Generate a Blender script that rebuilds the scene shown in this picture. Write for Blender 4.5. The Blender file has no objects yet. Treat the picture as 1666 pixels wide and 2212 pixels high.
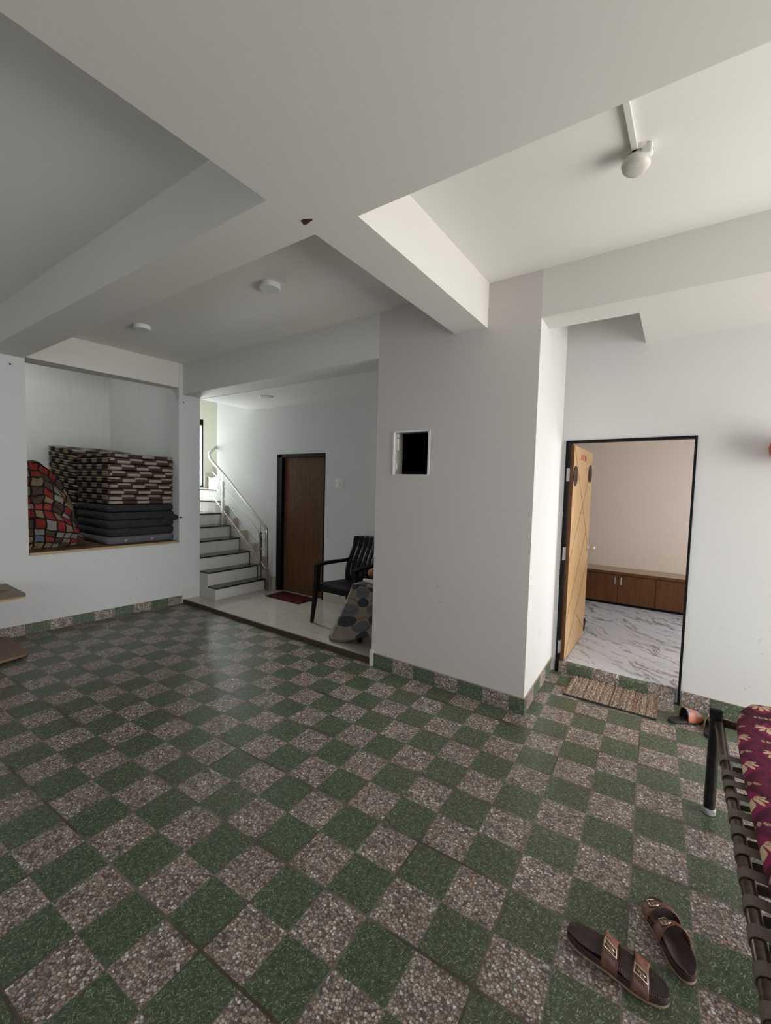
import bpy, bmesh, math, random
from mathutils import Vector, Matrix, noise
random.seed(7)
S = bpy.context.scene
C = S.collection
PI = math.pi

# ------------------------------------------------------------------ camera
YAW = math.radians(34.5); PITCH = 0.058757; ROLL = 0.02658; CAMH = 1.56
cd = bpy.data.cameras.new('camera'); cam = bpy.data.objects.new('camera', cd); C.objects.link(cam)
cd.sensor_fit = 'HORIZONTAL'; cd.sensor_width = 36.0; cd.lens = 36.0 * 930.7 / 1666
cd.clip_start = 0.02
cp, sp = math.cos(PITCH), math.sin(PITCH)
fw = Vector((0, cp, -sp)); up = Vector((0, sp, cp)); rt = Vector((1, 0, 0))
cr, sr = math.cos(ROLL), math.sin(ROLL)
r2 = rt * cr + up * sr; u2 = -rt * sr + up * cr
RZ = Matrix.Rotation(YAW, 3, 'Z')
r2, u2, f2 = RZ @ r2, RZ @ u2, RZ @ fw
M = Matrix((r2, u2, -f2)).transposed().to_4x4(); M.translation = Vector((0, 0, CAMH))
cam.matrix_world = M
S.camera = cam

# ------------------------------------------------------------------ light
S.view_settings.view_transform = 'Standard'; S.view_settings.look = 'None'
S.view_settings.gamma = 1.0; S.view_settings.use_curve_mapping = False
S.view_settings.exposure = 0.0
S.cycles.max_bounces = 8; S.cycles.diffuse_bounces = 6; S.cycles.glossy_bounces = 4
S.cycles.use_denoising = True
S.cycles.sample_clamp_indirect = 6.0
W = bpy.data.worlds.new('overcast_sky'); S.world = W; W.use_nodes = True
bg = W.node_tree.nodes['Background']; bg.inputs[0].default_value = (0.86, 0.93, 1.0, 1); bg.inputs[1].default_value = 2.2

def area(name, loc, direction, sx, sy, power, col):
    d = bpy.data.lights.new(name, 'AREA'); d.shape = 'RECTANGLE'; d.size = sx; d.size_y = sy
    d.energy = power; d.color = col
    o = bpy.data.objects.new(name, d); C.objects.link(o); o.location = loc
    o.rotation_euler = Vector(direction).to_track_quat('-Z', 'Y').to_euler()
    return o
# daylight entering through the open porch side (right), the gate side (behind) and two windows, plus an added alcove fill
area('daylight_porch', (3.3, 2.35, 1.15), (-1, 0.06, 0.20), 2.7, 2.1, 188, (1.0, 0.98, 0.945))
area('daylight_gate', (-0.6, -3.9, 0.9), (0, 1, 0.35), 4.0, 1.6, 5, (0.98, 0.98, 0.98))
area('daylight_stair_window', (-7.34, 4.15, 2.08), (1, -0.02, -0.05), 0.80, 1.18, 165, (1.0, 0.985, 0.91))
area('daylight_bedroom_window', (1.75, 5.2, 1.5), (-1, 0.0, -0.25), 1.3, 1.3, 52, (0.96, 0.96, 1.0))
area('alcove_fill', (-6.35, 1.15, 3.42), (-0.35, 0.25, -1), 1.2, 0.7, 14, (0.95, 1.0, 0.97))  # unseen fill light added under the closed alcove ceiling to brighten its walls

# ------------------------------------------------------------------ node helpers
class NT:
    def __init__(s, name):
        s.m = bpy.data.materials.new(name); s.m.use_nodes = True
        s.t = s.m.node_tree; s.b = s.t.nodes['Principled BSDF']
    def n(s, typ, **kw):
        nd = s.t.nodes.new(typ)
        for k, v in kw.items(): setattr(nd, k, v)
        return nd
    def put(s, sock, v):
        if v is None: return
        if hasattr(v, 'is_output'): s.t.links.new(v, sock)
        elif isinstance(v, (tuple, list)) and len(v) == 3 and sock.type == 'RGBA': sock.default_value = (*v, 1)
        else: sock.default_value = v
    def math(s, op, a, b=None, c=None, clamp=False):
        nd = s.n('ShaderNodeMath', operation=op, use_clamp=clamp)
        s.put(nd.inputs[0], a); s.put(nd.inputs[1], b)
        if c is not None: s.put(nd.inputs[2], c)
        return nd.outputs[0]
    def vm(s, op, a, b=None, out=0):
        nd = s.n('ShaderNodeVectorMath', operation=op); s.put(nd.inputs[0], a); s.put(nd.inputs[1], b)
        return nd.outputs[out]
    def dot(s, a, b): return s.vm('DOT_PRODUCT', a, b, 1)
    def comb(s, x, y, z=0.0):
        nd = s.n('ShaderNodeCombineXYZ'); s.put(nd.inputs[0], x); s.put(nd.inputs[1], y); s.put(nd.inputs[2], z)
        return nd.outputs[0]
    def sep(s, v):
        nd = s.n('ShaderNodeSeparateXYZ'); s.put(nd.inputs[0], v); return nd.outputs
    def mix(s, f, a, b):
        nd = s.n('ShaderNodeMix', data_type='RGBA'); s.put(nd.inputs[0], f); s.put(nd.inputs[6], a); s.put(nd.inputs[7], b)
        return nd.outputs[2]
    def noise(s, v, scale, detail=3, rough=0.55, dist=0.0, out=0):
        nd = s.n('ShaderNodeTexNoise'); s.put(nd.inputs['Vector'], v); nd.inputs['Scale'].default_value = scale
        nd.inputs['Detail'].default_value = detail; nd.inputs['Roughness'].default_value = rough
        nd.inputs['Distortion'].default_value = dist
        return nd.outputs[out]
    def voro(s, v, scale, feature='F1', out='Distance', rnd=1.0):
        nd = s.n('ShaderNodeTexVoronoi', feature=feature); s.put(nd.inputs['Vector'], v)
        nd.inputs['Scale'].default_value = scale; nd.inputs['Randomness'].default_value = rnd
        return nd.outputs[out]
    def ramp(s, f, stops, interp='LINEAR'):
        nd = s.n('ShaderNodeValToRGB'); cr_ = nd.color_ramp; cr_.interpolation = interp
        while len(cr_.elements) < len(stops): cr_.elements.new(0.5)
        for e, (p, c) in zip(cr_.elements, stops):
            e.position = p; e.color = (*c, 1) if len(c) == 3 else c
        s.put(nd.inputs[0], f); return nd.outputs[0]
    def rng(s, v, a, b, c=0.0, d=1.0):
        nd = s.n('ShaderNodeMapRange'); s.put(nd.inputs[0], v)
        for i, x in enumerate((a, b, c, d)): s.put(nd.inputs[i + 1], x)
        return nd.outputs[0]
    def pos(s): return s.n('ShaderNodeNewGeometry').outputs['Position']
    def nor(s): return s.n('ShaderNodeNewGeometry').outputs['Normal']
    def objc(s): return s.n('ShaderNodeTexCoord').outputs['Object']
    def uv(s): return s.n('ShaderNodeTexCoord').outputs['UV']
    def bump(s, h, strength=0.3, dist=0.01):
        nd = s.n('ShaderNodeBump'); nd.inputs['Strength'].default_value = strength
        nd.inputs['Distance'].default_value = dist; s.put(nd.inputs['Height'], h)
        s.t.links.new(nd.outputs[0], s.b.inputs['Normal'])
    def fin(s, col, rough=0.5, metal=0.0, spec=0.5):
        s.put(s.b.inputs['Base Color'], col); s.put(s.b.inputs['Roughness'], rough)
        s.put(s.b.inputs['Metallic'], metal); s.put(s.b.inputs['Specular IOR Level'], spec)
        return s.m

def plain(name, col, rough=0.5, metal=0.0, var=0.06, scale=30, bump=0.0, spec=0.5):
    t = NT(name); v = t.objc(); n = t.noise(v, scale, 3)
    a = tuple(c * (1 - var) for c in col); b = tuple(min(1, c * (1 + var)) for c in col)
    c = t.mix(t.rng(n, 0.3, 0.7), a, b)
    if bump: t.bump(n, bump, 0.004)
    return t.fin(c, rough, metal, spec)

def wallpaint(name, col, stain=0.25, stain_col=(0.45, 0.40, 0.28), low=True, rough=0.75, spec=0.25, streak=False):
    t = NT(name); p = t.pos()
    n1 = t.noise(p, 0.9, 4); n2 = t.noise(p, 60, 2)
    c = t.mix(t.rng(n1, 0.35, 0.7), col, tuple(x * 0.965 for x in col))
    # sparse scuffs and dirt specks of their own shape
    sc = t.noise(p, 5.5, 5, 0.65)
    f = t.rng(sc, 0.66, 0.76)
    c = t.mix(t.math('MULTIPLY', f, stain), c, stain_col)
    sp_ = t.noise(p, 26, 3, 0.6)
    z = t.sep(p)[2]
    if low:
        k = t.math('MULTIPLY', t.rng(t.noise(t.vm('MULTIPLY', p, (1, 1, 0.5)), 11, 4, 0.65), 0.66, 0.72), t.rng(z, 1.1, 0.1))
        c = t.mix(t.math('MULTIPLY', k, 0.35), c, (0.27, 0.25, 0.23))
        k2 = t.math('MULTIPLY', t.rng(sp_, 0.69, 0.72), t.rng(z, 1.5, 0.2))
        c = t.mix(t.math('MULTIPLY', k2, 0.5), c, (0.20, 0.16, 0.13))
    if streak:
        st = t.noise(t.vm('MULTIPLY', p, (4.5, 4.5, 0.5)), 1.0, 4, 0.6)
        c = t.mix(t.rng(st, 0.60, 0.72, 0, 0.4), c, (0.42, 0.42, 0.30))
        gr_ = t.noise(t.vm('MULTIPLY', p, (20, 20, 1.2)), 1.0, 3, 0.6)
        c = t.mix(t.rng(gr_, 0.5, 0.75, 0, 0.06), c, (0.38, 0.40, 0.39))
    t.bump(n2, 0.05, 0.002)
    return t.fin(c, rough, spec=spec)

TH = math.radians(-31.9859 + 34.5); TS = 0.128207 * CAMH
_u, _v = 0.119104 * CAMH, 1.162648 * CAMH
TO = (math.cos(YAW) * _u - math.sin(YAW) * _v, math.sin(YAW) * _u + math.cos(YAW) * _v)

def paving(name, mode, rough=0.27, phase=0.0):
    """printed checks of pebbles and grass; mode: 'floor', 'x' (skirting along X), 'y' (along Y)"""
    t = NT(name); p = t.pos(); X, Y, Z = t.sep(p)
    if mode == 'floor':
        d = t.vm('SUBTRACT', p, (TO[0], TO[1], 0))
        i = t.math('DIVIDE', t.dot(d, (math.cos(TH), math.sin(TH), 0)), TS)
        j = t.math('DIVIDE', t.dot(d, (math.sin(TH), -math.cos(TH), 0)), TS)
    elif mode == 'x':
        i = t.math('DIVIDE', t.math('ADD', X, phase), 0.2); j = t.math('DIVIDE', Z, 4.0)
    elif mode == 'y':
        i = t.math('DIVIDE', t.math('ADD', Y, phase), 0.2); j = t.math('DIVIDE', Z, 4.0)
    fi, fj = t.math('FLOOR', i), t.math('FLOOR', j)
    par = t.math('PINGPONG', t.math('ADD', fi, fj), 1.0)     # 0 grass, 1 pebbles
    uv = t.comb(t.math('MULTIPLY', i, 0.2), t.math('MULTIPLY', j, 0.2) if mode == 'floor' else Z, 0.0)
    rand = t.n('ShaderNodeTexWhiteNoise', noise_dimensions='2D'); t.put(rand.inputs['Vector'], t.comb(fi, fj)); rv = rand.outputs['Value']
    # pebbles
    wob = t.vm('ADD', uv, t.vm('SCALE', t.noise(uv, 60, 2, out=1), None))
    w2 = t.n('ShaderNodeVectorMath', operation='SCALE'); t.put(w2.inputs[0], t.noise(uv, 70, 2, out=1)); w2.inputs['Scale'].default_value = 0.008
    uvw = t.vm('ADD', uv, w2.outputs[0])
    pd = t.voro(uvw, 98); pc = t.sep(t.voro(uvw, 98, out='Color'))[0]
    edge = t.voro(uvw, 98, feature='DISTANCE_TO_EDGE')
    peb = t.ramp(pc, [(0.0, (0.11, 0.085, 0.075)), (0.15, (0.24, 0.175, 0.14)), (0.32, (0.37, 0.285, 0.24)), (0.5, (0.46, 0.385, 0.34)),
                      (0.64, (0.46, 0.32, 0.23)), (0.76, (0.20, 0.195, 0.20)), (0.88, (0.60, 0.54, 0.50)), (1.0, (0.74, 0.70, 0.66))])
    peb = t.mix(t.rng(pd, 0.36, 0.75, 0.0, 0.6), peb, (0.055, 0.042, 0.037))
    peb = t.mix(t.rng(edge, 0.0, 0.11, 0.9, 0.0), peb, (0.045, 0.034, 0.030))
    dk = t.noise(uv, 14, 3)
    peb = t.mix(t.rng(dk, 0.52, 0.72, 0.0, 0.55), peb, (0.04, 0.038, 0.042))
    # grass
    g0 = t.noise(uv, 45, 4, 0.7)
    gr = t.mix(t.rng(g0, 0.3, 0.7), (0.028, 0.040, 0.022), (0.080, 0.105, 0.060))
    for k, (ang, sc, th_) in enumerate(((0.5, 1, 0.64), (-0.9, 1.15, 0.65), (1.9, 0.9, 0.645))):
        ca, sa = math.cos(ang), math.sin(ang)
        wv = t.n('ShaderNodeVectorMath', operation='SCALE'); t.put(wv.inputs[0], t.noise(uv, 30, 1, out=1)); wv.inputs['Scale'].default_value = 0.02
        uu = t.vm('ADD', uv, wv.outputs[0])
        a = t.dot(uu, (ca, sa, 0)); b = t.dot(uu, (-sa, ca, 0))
        st = t.noise(t.comb(t.math('MULTIPLY', a, 48 * sc), t.math('MULTIPLY', b, 330 * sc), 3.0 * k), 1.0, 1)
        gr = t.mix(t.rng(st, th_, th_ + 0.05, 0, 0.9), gr, (0.36, 0.43, 0.27))
    gr = t.mix(t.math('MULTIPLY', rv, 0.3), gr, t.mix(0.5, gr, (0.045, 0.062, 0.045)))
    col = t.mix(par, gr, peb)
    dust = t.rng(t.noise(p, 1.3, 4), 0.35, 0.75, 0.0, 0.16)
    col = t.mix(dust, col, (0.13, 0.12, 0.105))
    # grout lines
    def line(v, period, w):
        f = t.math('ABSOLUTE', t.math('SUBTRACT', t.math('FRACT', t.math('ADD', t.math('DIVIDE', v, period), 0.5)), 0.5))
        return t.math('LESS_THAN', f, w / period)
    jn = t.noise(p, 2.2, 3)
    if mode == 'floor':
        ln = t.math('MAXIMUM', line(i, 1.0, 0.014), line(j, 1.0, 0.008))
        ln2 = t.math('MAXIMUM', line(j, 2.0, 0.028), line(i, 2.0, 0.020))
        gcol = t.mix(t.rng(jn, 0.42, 0.62), (0.155, 0.135, 0.105), (0.042, 0.036, 0.022))
        col = t.mix(t.math('MULTIPLY', ln, 0.55), col, (0.13, 0.12, 0.10))
        col = t.mix(t.math('MULTIPLY', ln2, 0.9), col, gcol)
        # dirt collected beside the joints, in patches
        near = t.math('ABSOLUTE', t.math('SUBTRACT', t.math('FRACT', t.math('ADD', t.math('DIVIDE', j, 2.0), 0.5)), 0.5))
        dirt = t.math('MULTIPLY', t.rng(near, 0.0, 0.07, 0.7, 0.0), t.rng(t.noise(p, 3.1, 4), 0.48, 0.62))
        col = t.mix(dirt, col, (0.038, 0.032, 0.016))
        h = t.math('SUBTRACT', 1.0, ln2)
    else:
        ln2 = line(i, 1.0, 0.012)
        col = t.mix(t.math('MULTIPLY', ln2, 0.7), col, (0.10, 0.09, 0.07)); h = t.math('SUBTRACT', 1.0, ln2)
        ed = t.math('MULTIPLY', t.math('GREATER_THAN', Z, 0.112), 0.8)
        col = t.mix(ed, col, (0.36, 0.27, 0.19))
    t.bump(t.math('ADD', t.math('MULTIPLY', g0, 0.25), h), 0.22, 0.004)
    rr = t.math('ADD', rough, t.math('MULTIPLY', t.noise(p, 6, 3), 0.16))
    return t.fin(col, rr, spec=0.45)

def wood(name, c1, c2, axis='z', rough=0.4, scale=1.0, knots=False):
    t = NT(name); v = t.objc(); X, Y, Z = t.sep(v)
    k = 2.2 * scale; f = 34 * scale
    if axis == 'z': q = t.comb(t.math('MULTIPLY', X, f), t.math('MULTIPLY', Y, f), t.math('MULTIPLY', Z, k))
    elif axis == 'x': q = t.comb(t.math('MULTIPLY', X, k), t.math('MULTIPLY', Y, f), t.math('MULTIPLY', Z, f))
    else: q = t.comb(t.math('MULTIPLY', X, f), t.math('MULTIPLY', Y, k), t.math('MULTIPLY', Z, f))
    n = t.noise(q, 1.0, 4, 0.6); c = t.mix(t.rng(n, 0.3, 0.7), c1, c2)
    if knots:
        kn = t.noise(v, 9, 2); c = t.mix(t.rng(kn, 0.68, 0.78, 0, 0.5), c, tuple(x * 0.35 for x in c1))
    return t.fin(c, rough, spec=0.22)

def marble(name, base, vein, scale, rough=0.12, amt=0.8, ang=0.6, tile=None, warm=None, vw=0.012):
    t = NT(name); p = t.pos(); X, Y, Z = t.sep(p)
    w = t.n('ShaderNodeVectorMath', operation='SCALE'); t.put(w.inputs[0], t.noise(p, 1.6 * scale, 4, out=1)); w.inputs['Scale'].default_value = 0.45
    q = t.vm('ADD', p, w.outputs[0])
    a = t.dot(q, (math.cos(ang), math.sin(ang), 0)); b = t.dot(q, (-math.sin(ang), math.cos(ang), 0))
    n = t.noise(t.comb(t.math('MULTIPLY', a, 0.9 * scale), t.math('MULTIPLY', b, 5.0 * scale), Z), 1.0, 5, 0.6)
    ridge = t.math('ABSOLUTE', t.math('SUBTRACT', n, 0.5))
    n2 = t.noise(t.comb(t.math('MULTIPLY', a, 1.7 * scale), t.math('MULTIPLY', b, 9.0 * scale), 4.0), 1.0, 4, 0.6)
    ridge2 = t.math('ABSOLUTE', t.math('SUBTRACT', n2, 0.46))
    c = t.mix(t.rng(ridge, 0.0, vw, amt, 0), base, vein)
    c = t.mix(t.rng(ridge2, 0.0, vw * 0.9, amt * 0.75, 0), c, vein)
    cl = t.noise(q, 1.1 * scale, 4)
    c = t.mix(t.rng(cl, 0.5, 0.75, 0, 0.35), c, warm or tuple(x * 0.8 for x in base))
    if tile:
        for ax, per, off in tile:
            f = t.math('ABSOLUTE', t.math('SUBTRACT', t.math('FRACT', t.math('DIVIDE', t.math('ADD', (X, Y)[ax], off), per)), 0.5))
            c = t.mix(t.math('MULTIPLY', t.math('GREATER_THAN', f, 0.5 - 0.0022 / per), 0.6), c, tuple(x * 0.45 for x in base))
    return t.fin(c, rough)

# ------------------------------------------------------------------ materials
m_wall = wallpaint('painted_plaster', (0.60, 0.59, 0.575), 0.10)
m_wall_bay = wallpaint('painted_plaster_scuffed_shaded', (0.535, 0.50, 0.475), 0.16)  # same paint as the return wall, darkened for the bay's shade, plus scuffs
m_left = wallpaint('painted_plaster_cool', (0.59, 0.592, 0.595), 0.08)
m_alcove = wallpaint('alcove_plaster', (0.63, 0.635, 0.62), 0.3, (0.42, 0.43, 0.30), low=False, streak=True)
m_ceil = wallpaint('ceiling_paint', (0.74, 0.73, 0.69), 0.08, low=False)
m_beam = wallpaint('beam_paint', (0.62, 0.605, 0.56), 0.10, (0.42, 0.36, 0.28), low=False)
m_stairwall = wallpaint('stair_plaster', (0.60, 0.60, 0.585), 0.12, low=False)
m_cream = wallpaint('cream_plaster', (0.56, 0.56, 0.50), 0.15, low=False)
m_bed = wallpaint('bedroom_plaster', (0.64, 0.555, 0.47), 0.03, low=False)
m_floor = paving('printed_pebble_grass_tiles', 'floor')
m_skx = paving('skirting_tiles_bay', 'x', 0.4, 0.93); m_sky = paving('skirting_tiles_left', 'y', 0.4, 0.156); m_skr = paving('skirting_tiles_return', 'y', 0.4, -0.02)
m_skd = paving('skirting_tiles_door_wall', 'x', 0.4, 0.16); m_sks = paving('door_step_tiles', 'x', 0.4, 0.735)
m_platform = marble('beige_marble_tiles', (0.50, 0.465, 0.405), (0.34, 0.26, 0.18), 1.2, 0.09, 0.4, 0.35, tile=((0, 0.62, 0.0), (1, 0.62, 0.18)), warm=(0.42, 0.34, 0.26))
m_white_tile = marble('white_wall_tiles', (0.60, 0.59, 0.56), (0.45, 0.38, 0.28), 2.5, 0.16, 0.25, 1.2, tile=((1, 0.42, 0.1),), warm=(0.50, 0.45, 0.36))
m_dirty_tile = marble('stained_tile', (0.42, 0.38, 0.31), (0.25, 0.17, 0.10), 3.0, 0.3, 0.5, 0.9, warm=(0.30, 0.23, 0.16))
m_marble = marble('veined_marble', (0.52, 0.54, 0.575), (0.13, 0.10, 0.085), 0.85, 0.13, 0.95, -0.72, tile=((1, 0.6, 0.02), (0, 1.2, 0.85)), warm=(0.47, 0.43, 0.41), vw=0.02)
m_granite = plain('black_granite', (0.022, 0.022, 0.026), 0.14, var=0.5, scale=200)
m_kerb = plain('brown_granite', (0.050, 0.036, 0.024), 0.5, var=0.75, scale=120, spec=0.2)
m_black = plain('black_paint', (0.005, 0.005, 0.006), 0.5, var=0.2, spec=0.12)
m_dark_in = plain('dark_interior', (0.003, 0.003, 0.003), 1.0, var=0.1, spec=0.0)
m_dwood = wood('brown_veneer', (0.070, 0.028, 0.012), (0.120, 0.050, 0.020), 'z', 0.42)
m_lwood = wood('light_veneer', (0.41, 0.245, 0.108), (0.53, 0.34, 0.17), 'z', 0.38)
m_groove = plain('groove_line', (0.045, 0.022, 0.012), 0.6)
m_cab = wood('cabinet_veneer', (0.084, 0.033, 0.010), (0.122, 0.050, 0.016), 'z', 0.42, knots=True)
m_cabtop = wood('cabinet_top_laminate', (0.33, 0.25, 0.16), (0.37, 0.29, 0.19), 'x', 0.35)
m_board = wood('brown_laminate', (0.16, 0.10, 0.062), (0.22, 0.145, 0.092), 'x', 0.4)
m_edge = plain('pale_plywood_edge', (0.36, 0.25, 0.13), 0.5)
m_redwood = wood('reddish_board', (0.30, 0.10, 0.06), (0.36, 0.17, 0.10), 'z', 0.5)
m_steel = plain('stainless_steel', (0.62, 0.61, 0.58), 0.22, 1.0, var=0.05)
m_chrome = plain('chrome', (0.75, 0.75, 0.76), 0.10, 1.0, var=0.02)
m_hinge = plain('grey_hinge_metal', (0.32, 0.33, 0.33), 0.4, 0.7, var=0.3, scale=150)
m_plastic_black = plain('black_plastic', (0.006, 0.006, 0.007), 0.5, var=0.1, spec=0.16)
m_white_pl = plain('white_plastic', (0.66, 0.67, 0.66), 0.4, var=0.03)
m_warm_pl = plain('aged_white_plastic', (0.58, 0.555, 0.50), 0.45, var=0.06)
m_diff = plain('frosted_diffuser', (0.60, 0.61, 0.62), 0.5, var=0.02)
m_casing = plain('white_pvc_casing', (0.58, 0.60, 0.56), 0.45, var=0.03)
m_leather = plain('brown_leather', (0.165, 0.066, 0.045), 0.42, var=0.35, scale=60, bump=0.2)
m_sole = plain('dark_brown_sole', (0.030, 0.016, 0.014), 0.6, var=0.2)
m_welt = plain('tan_outsole', (0.24, 0.165, 0.10), 0.7, var=0.3, scale=80)
m_lining = plain('dark_strap_lining', (0.02, 0.014, 0.013), 0.7)
m_brass = plain('antique_brass', (0.52, 0.46, 0.34), 0.3, 1.0)
m_tube = plain('black_iron_tube', (0.014, 0.013, 0.012), 0.28, 0.3, var=0.6, scale=40)
m_rustt = plain('brown_iron_tube', (0.05, 0.032, 0.022), 0.3, 0.4, var=0.6, scale=25)
m_cap = plain('worn_foot_cap', (0.32, 0.32, 0.30), 0.4, var=0.5, scale=60)
m_webbing = plain('grey_brown_webbing', (0.105, 0.082, 0.062), 0.85, var=0.25, scale=300, bump=0.3)
m_rubber = plain('black_rubber', (0.012, 0.012, 0.013), 0.6)
m_charcoal = plain('charcoal_cloth', (0.020, 0.020, 0.022), 0.9, var=0.3, scale=20, bump=0.3)
m_red_ball = plain('glossy_red', (0.42, 0.008, 0.022), 0.18, var=0.1)
m_orange = plain('orange_brown_cloth', (0.20, 0.085, 0.03), 0.8, var=0.4, scale=20)
m_white_cloth = plain('white_cloth', (0.45, 0.43, 0.40), 0.8)
m_rust = plain('rusty_hole', (0.035, 0.012, 0.006), 0.9, var=0.8, scale=60)
m_redtext = plain('faded_red_lettering', (0.62, 0.17, 0.10), 0.6)
m_darkred_text = plain('dim_red_lettering', (0.22, 0.05, 0.025), 0.6)
m_outside = plain('pale_outside_wall', (0.6, 0.6, 0.6), 0.9)
m_concrete = plain('concrete_yard', (0.35, 0.34, 0.32), 0.9, var=0.15, scale=3)

def glass_mat():
    t = NT('clear_glass'); tr = t.n('ShaderNodeBsdfTransparent'); tr.inputs[0].default_value = (0.93, 0.96, 1.0, 1)
    gl_ = t.n('ShaderNodeBsdfGlossy'); gl_.inputs['Roughness'].default_value = 0.03
    mx = t.n('ShaderNodeMixShader'); mx.inputs[0].default_value = 0.06
    t.t.links.new(tr.outputs[0], mx.inputs[1]); t.t.links.new(gl_.outputs[0], mx.inputs[2])
    t.t.links.new(mx.outputs[0], t.t.nodes['Material Output'].inputs[0]); return t.m
m_glass = glass_mat()

def footbed_mat():
    t = NT('ribbed_footbed'); v = t.objc(); X, Y, Z = t.sep(v)
    w = t.math('SINE', t.math('ADD', t.math('MULTIPLY', Y, 1150), t.math('MULTIPLY', t.math('SINE', t.math('MULTIPLY', X, 95)), 2.2)))
    c = t.mix(t.rng(w, -0.2, 0.9), (0.030, 0.014, 0.014), (0.082, 0.040, 0.038))
    t.bump(w, 0.35, 0.002); return t.fin(c, 0.55)
m_footbed = footbed_mat()

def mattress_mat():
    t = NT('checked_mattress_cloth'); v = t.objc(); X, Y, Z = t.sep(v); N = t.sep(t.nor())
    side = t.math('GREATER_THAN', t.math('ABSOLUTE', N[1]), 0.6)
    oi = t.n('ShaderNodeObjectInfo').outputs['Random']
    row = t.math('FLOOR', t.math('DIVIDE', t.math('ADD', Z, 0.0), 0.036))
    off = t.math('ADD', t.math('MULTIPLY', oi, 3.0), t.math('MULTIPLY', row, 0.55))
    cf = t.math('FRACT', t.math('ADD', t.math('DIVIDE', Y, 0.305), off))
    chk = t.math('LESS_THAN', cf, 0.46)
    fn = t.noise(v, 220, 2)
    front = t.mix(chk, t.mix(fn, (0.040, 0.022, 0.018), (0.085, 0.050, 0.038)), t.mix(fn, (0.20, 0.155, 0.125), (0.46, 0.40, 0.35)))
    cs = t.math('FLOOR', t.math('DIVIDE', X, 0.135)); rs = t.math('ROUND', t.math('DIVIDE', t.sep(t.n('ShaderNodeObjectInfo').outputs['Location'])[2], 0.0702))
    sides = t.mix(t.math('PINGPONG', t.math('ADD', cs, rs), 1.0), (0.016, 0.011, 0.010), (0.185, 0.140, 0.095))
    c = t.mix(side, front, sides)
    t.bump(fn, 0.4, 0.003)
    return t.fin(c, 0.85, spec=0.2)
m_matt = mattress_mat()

def star_mat():
    t = NT('grey_star_cloth'); v = t.objc(); X, Y, Z = t.sep(v)
    fy = t.math('SUBTRACT', t.math('FRACT', t.math('DIVIDE', t.math('ADD', Y, 0.05), 0.30)), 0.5)
    a = t.math('MULTIPLY', fy, 0.30); b = t.math('SUBTRACT', Z, 0.040)
    r = t.math('SQRT', t.math('ADD', t.math('MULTIPLY', a, a), t.math('MULTIPLY', b, b)))
    th = t.math('ARCTAN2', a, b); k = t.math('COSINE', t.math('MULTIPLY', th, 5))
    star = t.math('LESS_THAN', r, t.math('ADD', 0.011, t.math('MULTIPLY', k, 0.006)))
    return t.fin(t.mix(star, (0.105, 0.10, 0.115), (0.36, 0.36, 0.38)), 0.85)
m_star = star_mat()

def quilt_check_mat():
    t = NT('multicolour_check_cloth'); v = t.uv(); X, Y, _ = t.sep(v)
    wn = t.sep(t.noise(v, 2.6, 3, out=1))
    x = t.math('ADD', t.math('MULTIPLY', X, 12.5), t.math('MULTIPLY', wn[0], 2.2)); y = t.math('ADD', t.math('MULTIPLY', Y, 11.5), t.math('MULTIPLY', wn[1], 2.6))
    fx, fy = t.math('FLOOR', x), t.math('FLOOR', y)
    w = t.n('ShaderNodeTexWhiteNoise', noise_dimensions='2D'); t.put(w.inputs['Vector'], t.comb(fx, fy))
    c = t.ramp(w.outputs['Value'], [(0, (0.20, 0.025, 0.02)), (0.24, (0.065, 0.046, 0.026)), (0.48, (0.20, 0.15, 0.085)), (0.70, (0.215, 0.20, 0.18)), (0.88, (0.24, 0.045, 0.034)), (0.96, (0.10, 0.13, 0.17))], 'CONSTANT')
    def ln(q): return t.math('GREATER_THAN', t.math('ABSOLUTE', t.math('SUBTRACT', t.math('FRACT', q), 0.5)), 0.41)
    c = t.mix(t.math('MAXIMUM', ln(x), ln(y)), c, (0.010, 0.009, 0.009))
    t.bump(t.noise(v, 9, 4), 0.5, 0.02)
    return t.fin(c, 0.85, spec=0.2)
m_quiltc = quilt_check_mat()

def tablecloth_mat():
    t = NT('dotted_tablecloth'); v = t.uv(); X, Y, _ = t.sep(v)
    c = t.mix(t.rng(t.noise(v, 5, 3), 0.4, 0.6), (0.155, 0.118, 0.085), (0.19, 0.148, 0.11))
    def disc(ox, oy, px_, py_, r, col, c, ring=False):
        row = t.math('FLOOR', t.math('DIVIDE', t.math('ADD', Y, oy), py_))
        a = t.math('SUBTRACT', t.math('FRACT', t.math('DIVIDE', t.math('ADD', t.math('ADD', X, ox), t.math('MULTIPLY', row, px_ * 0.45)), px_)), 0.5)
        b = t.math('SUBTRACT', t.math('FRACT', t.math('DIVIDE', t.math('ADD', Y, oy), py_)), 0.5)
        a = t.math('MULTIPLY', a, px_); b = t.math('MULTIPLY', b, py_)
        d = t.math('SQRT', t.math('ADD', t.math('MULTIPLY', a, a), t.math('MULTIPLY', b, b)))
        if ring: f = t.math('LESS_THAN', t.math('ABSOLUTE', t.math('SUBTRACT', d, r)), 0.0035)
        else: f = t.math('LESS_THAN', d, r)
        return t.mix(f, c, col)
    c = disc(0.10, 0.02, 0.20, 0.19, 0.066, (0.075, 0.075, 0.082), c)
    c = disc(0.17, 0.10, 0.22, 0.21, 0.070, (0.05, 0.04, 0.035), c, True)
    c = disc(0.00, 0.10, 0.20, 0.19, 0.052, (0.018, 0.019, 0.022), c)
    return t.fin(c, 0.8)
m_tcloth = tablecloth_mat()

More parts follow.
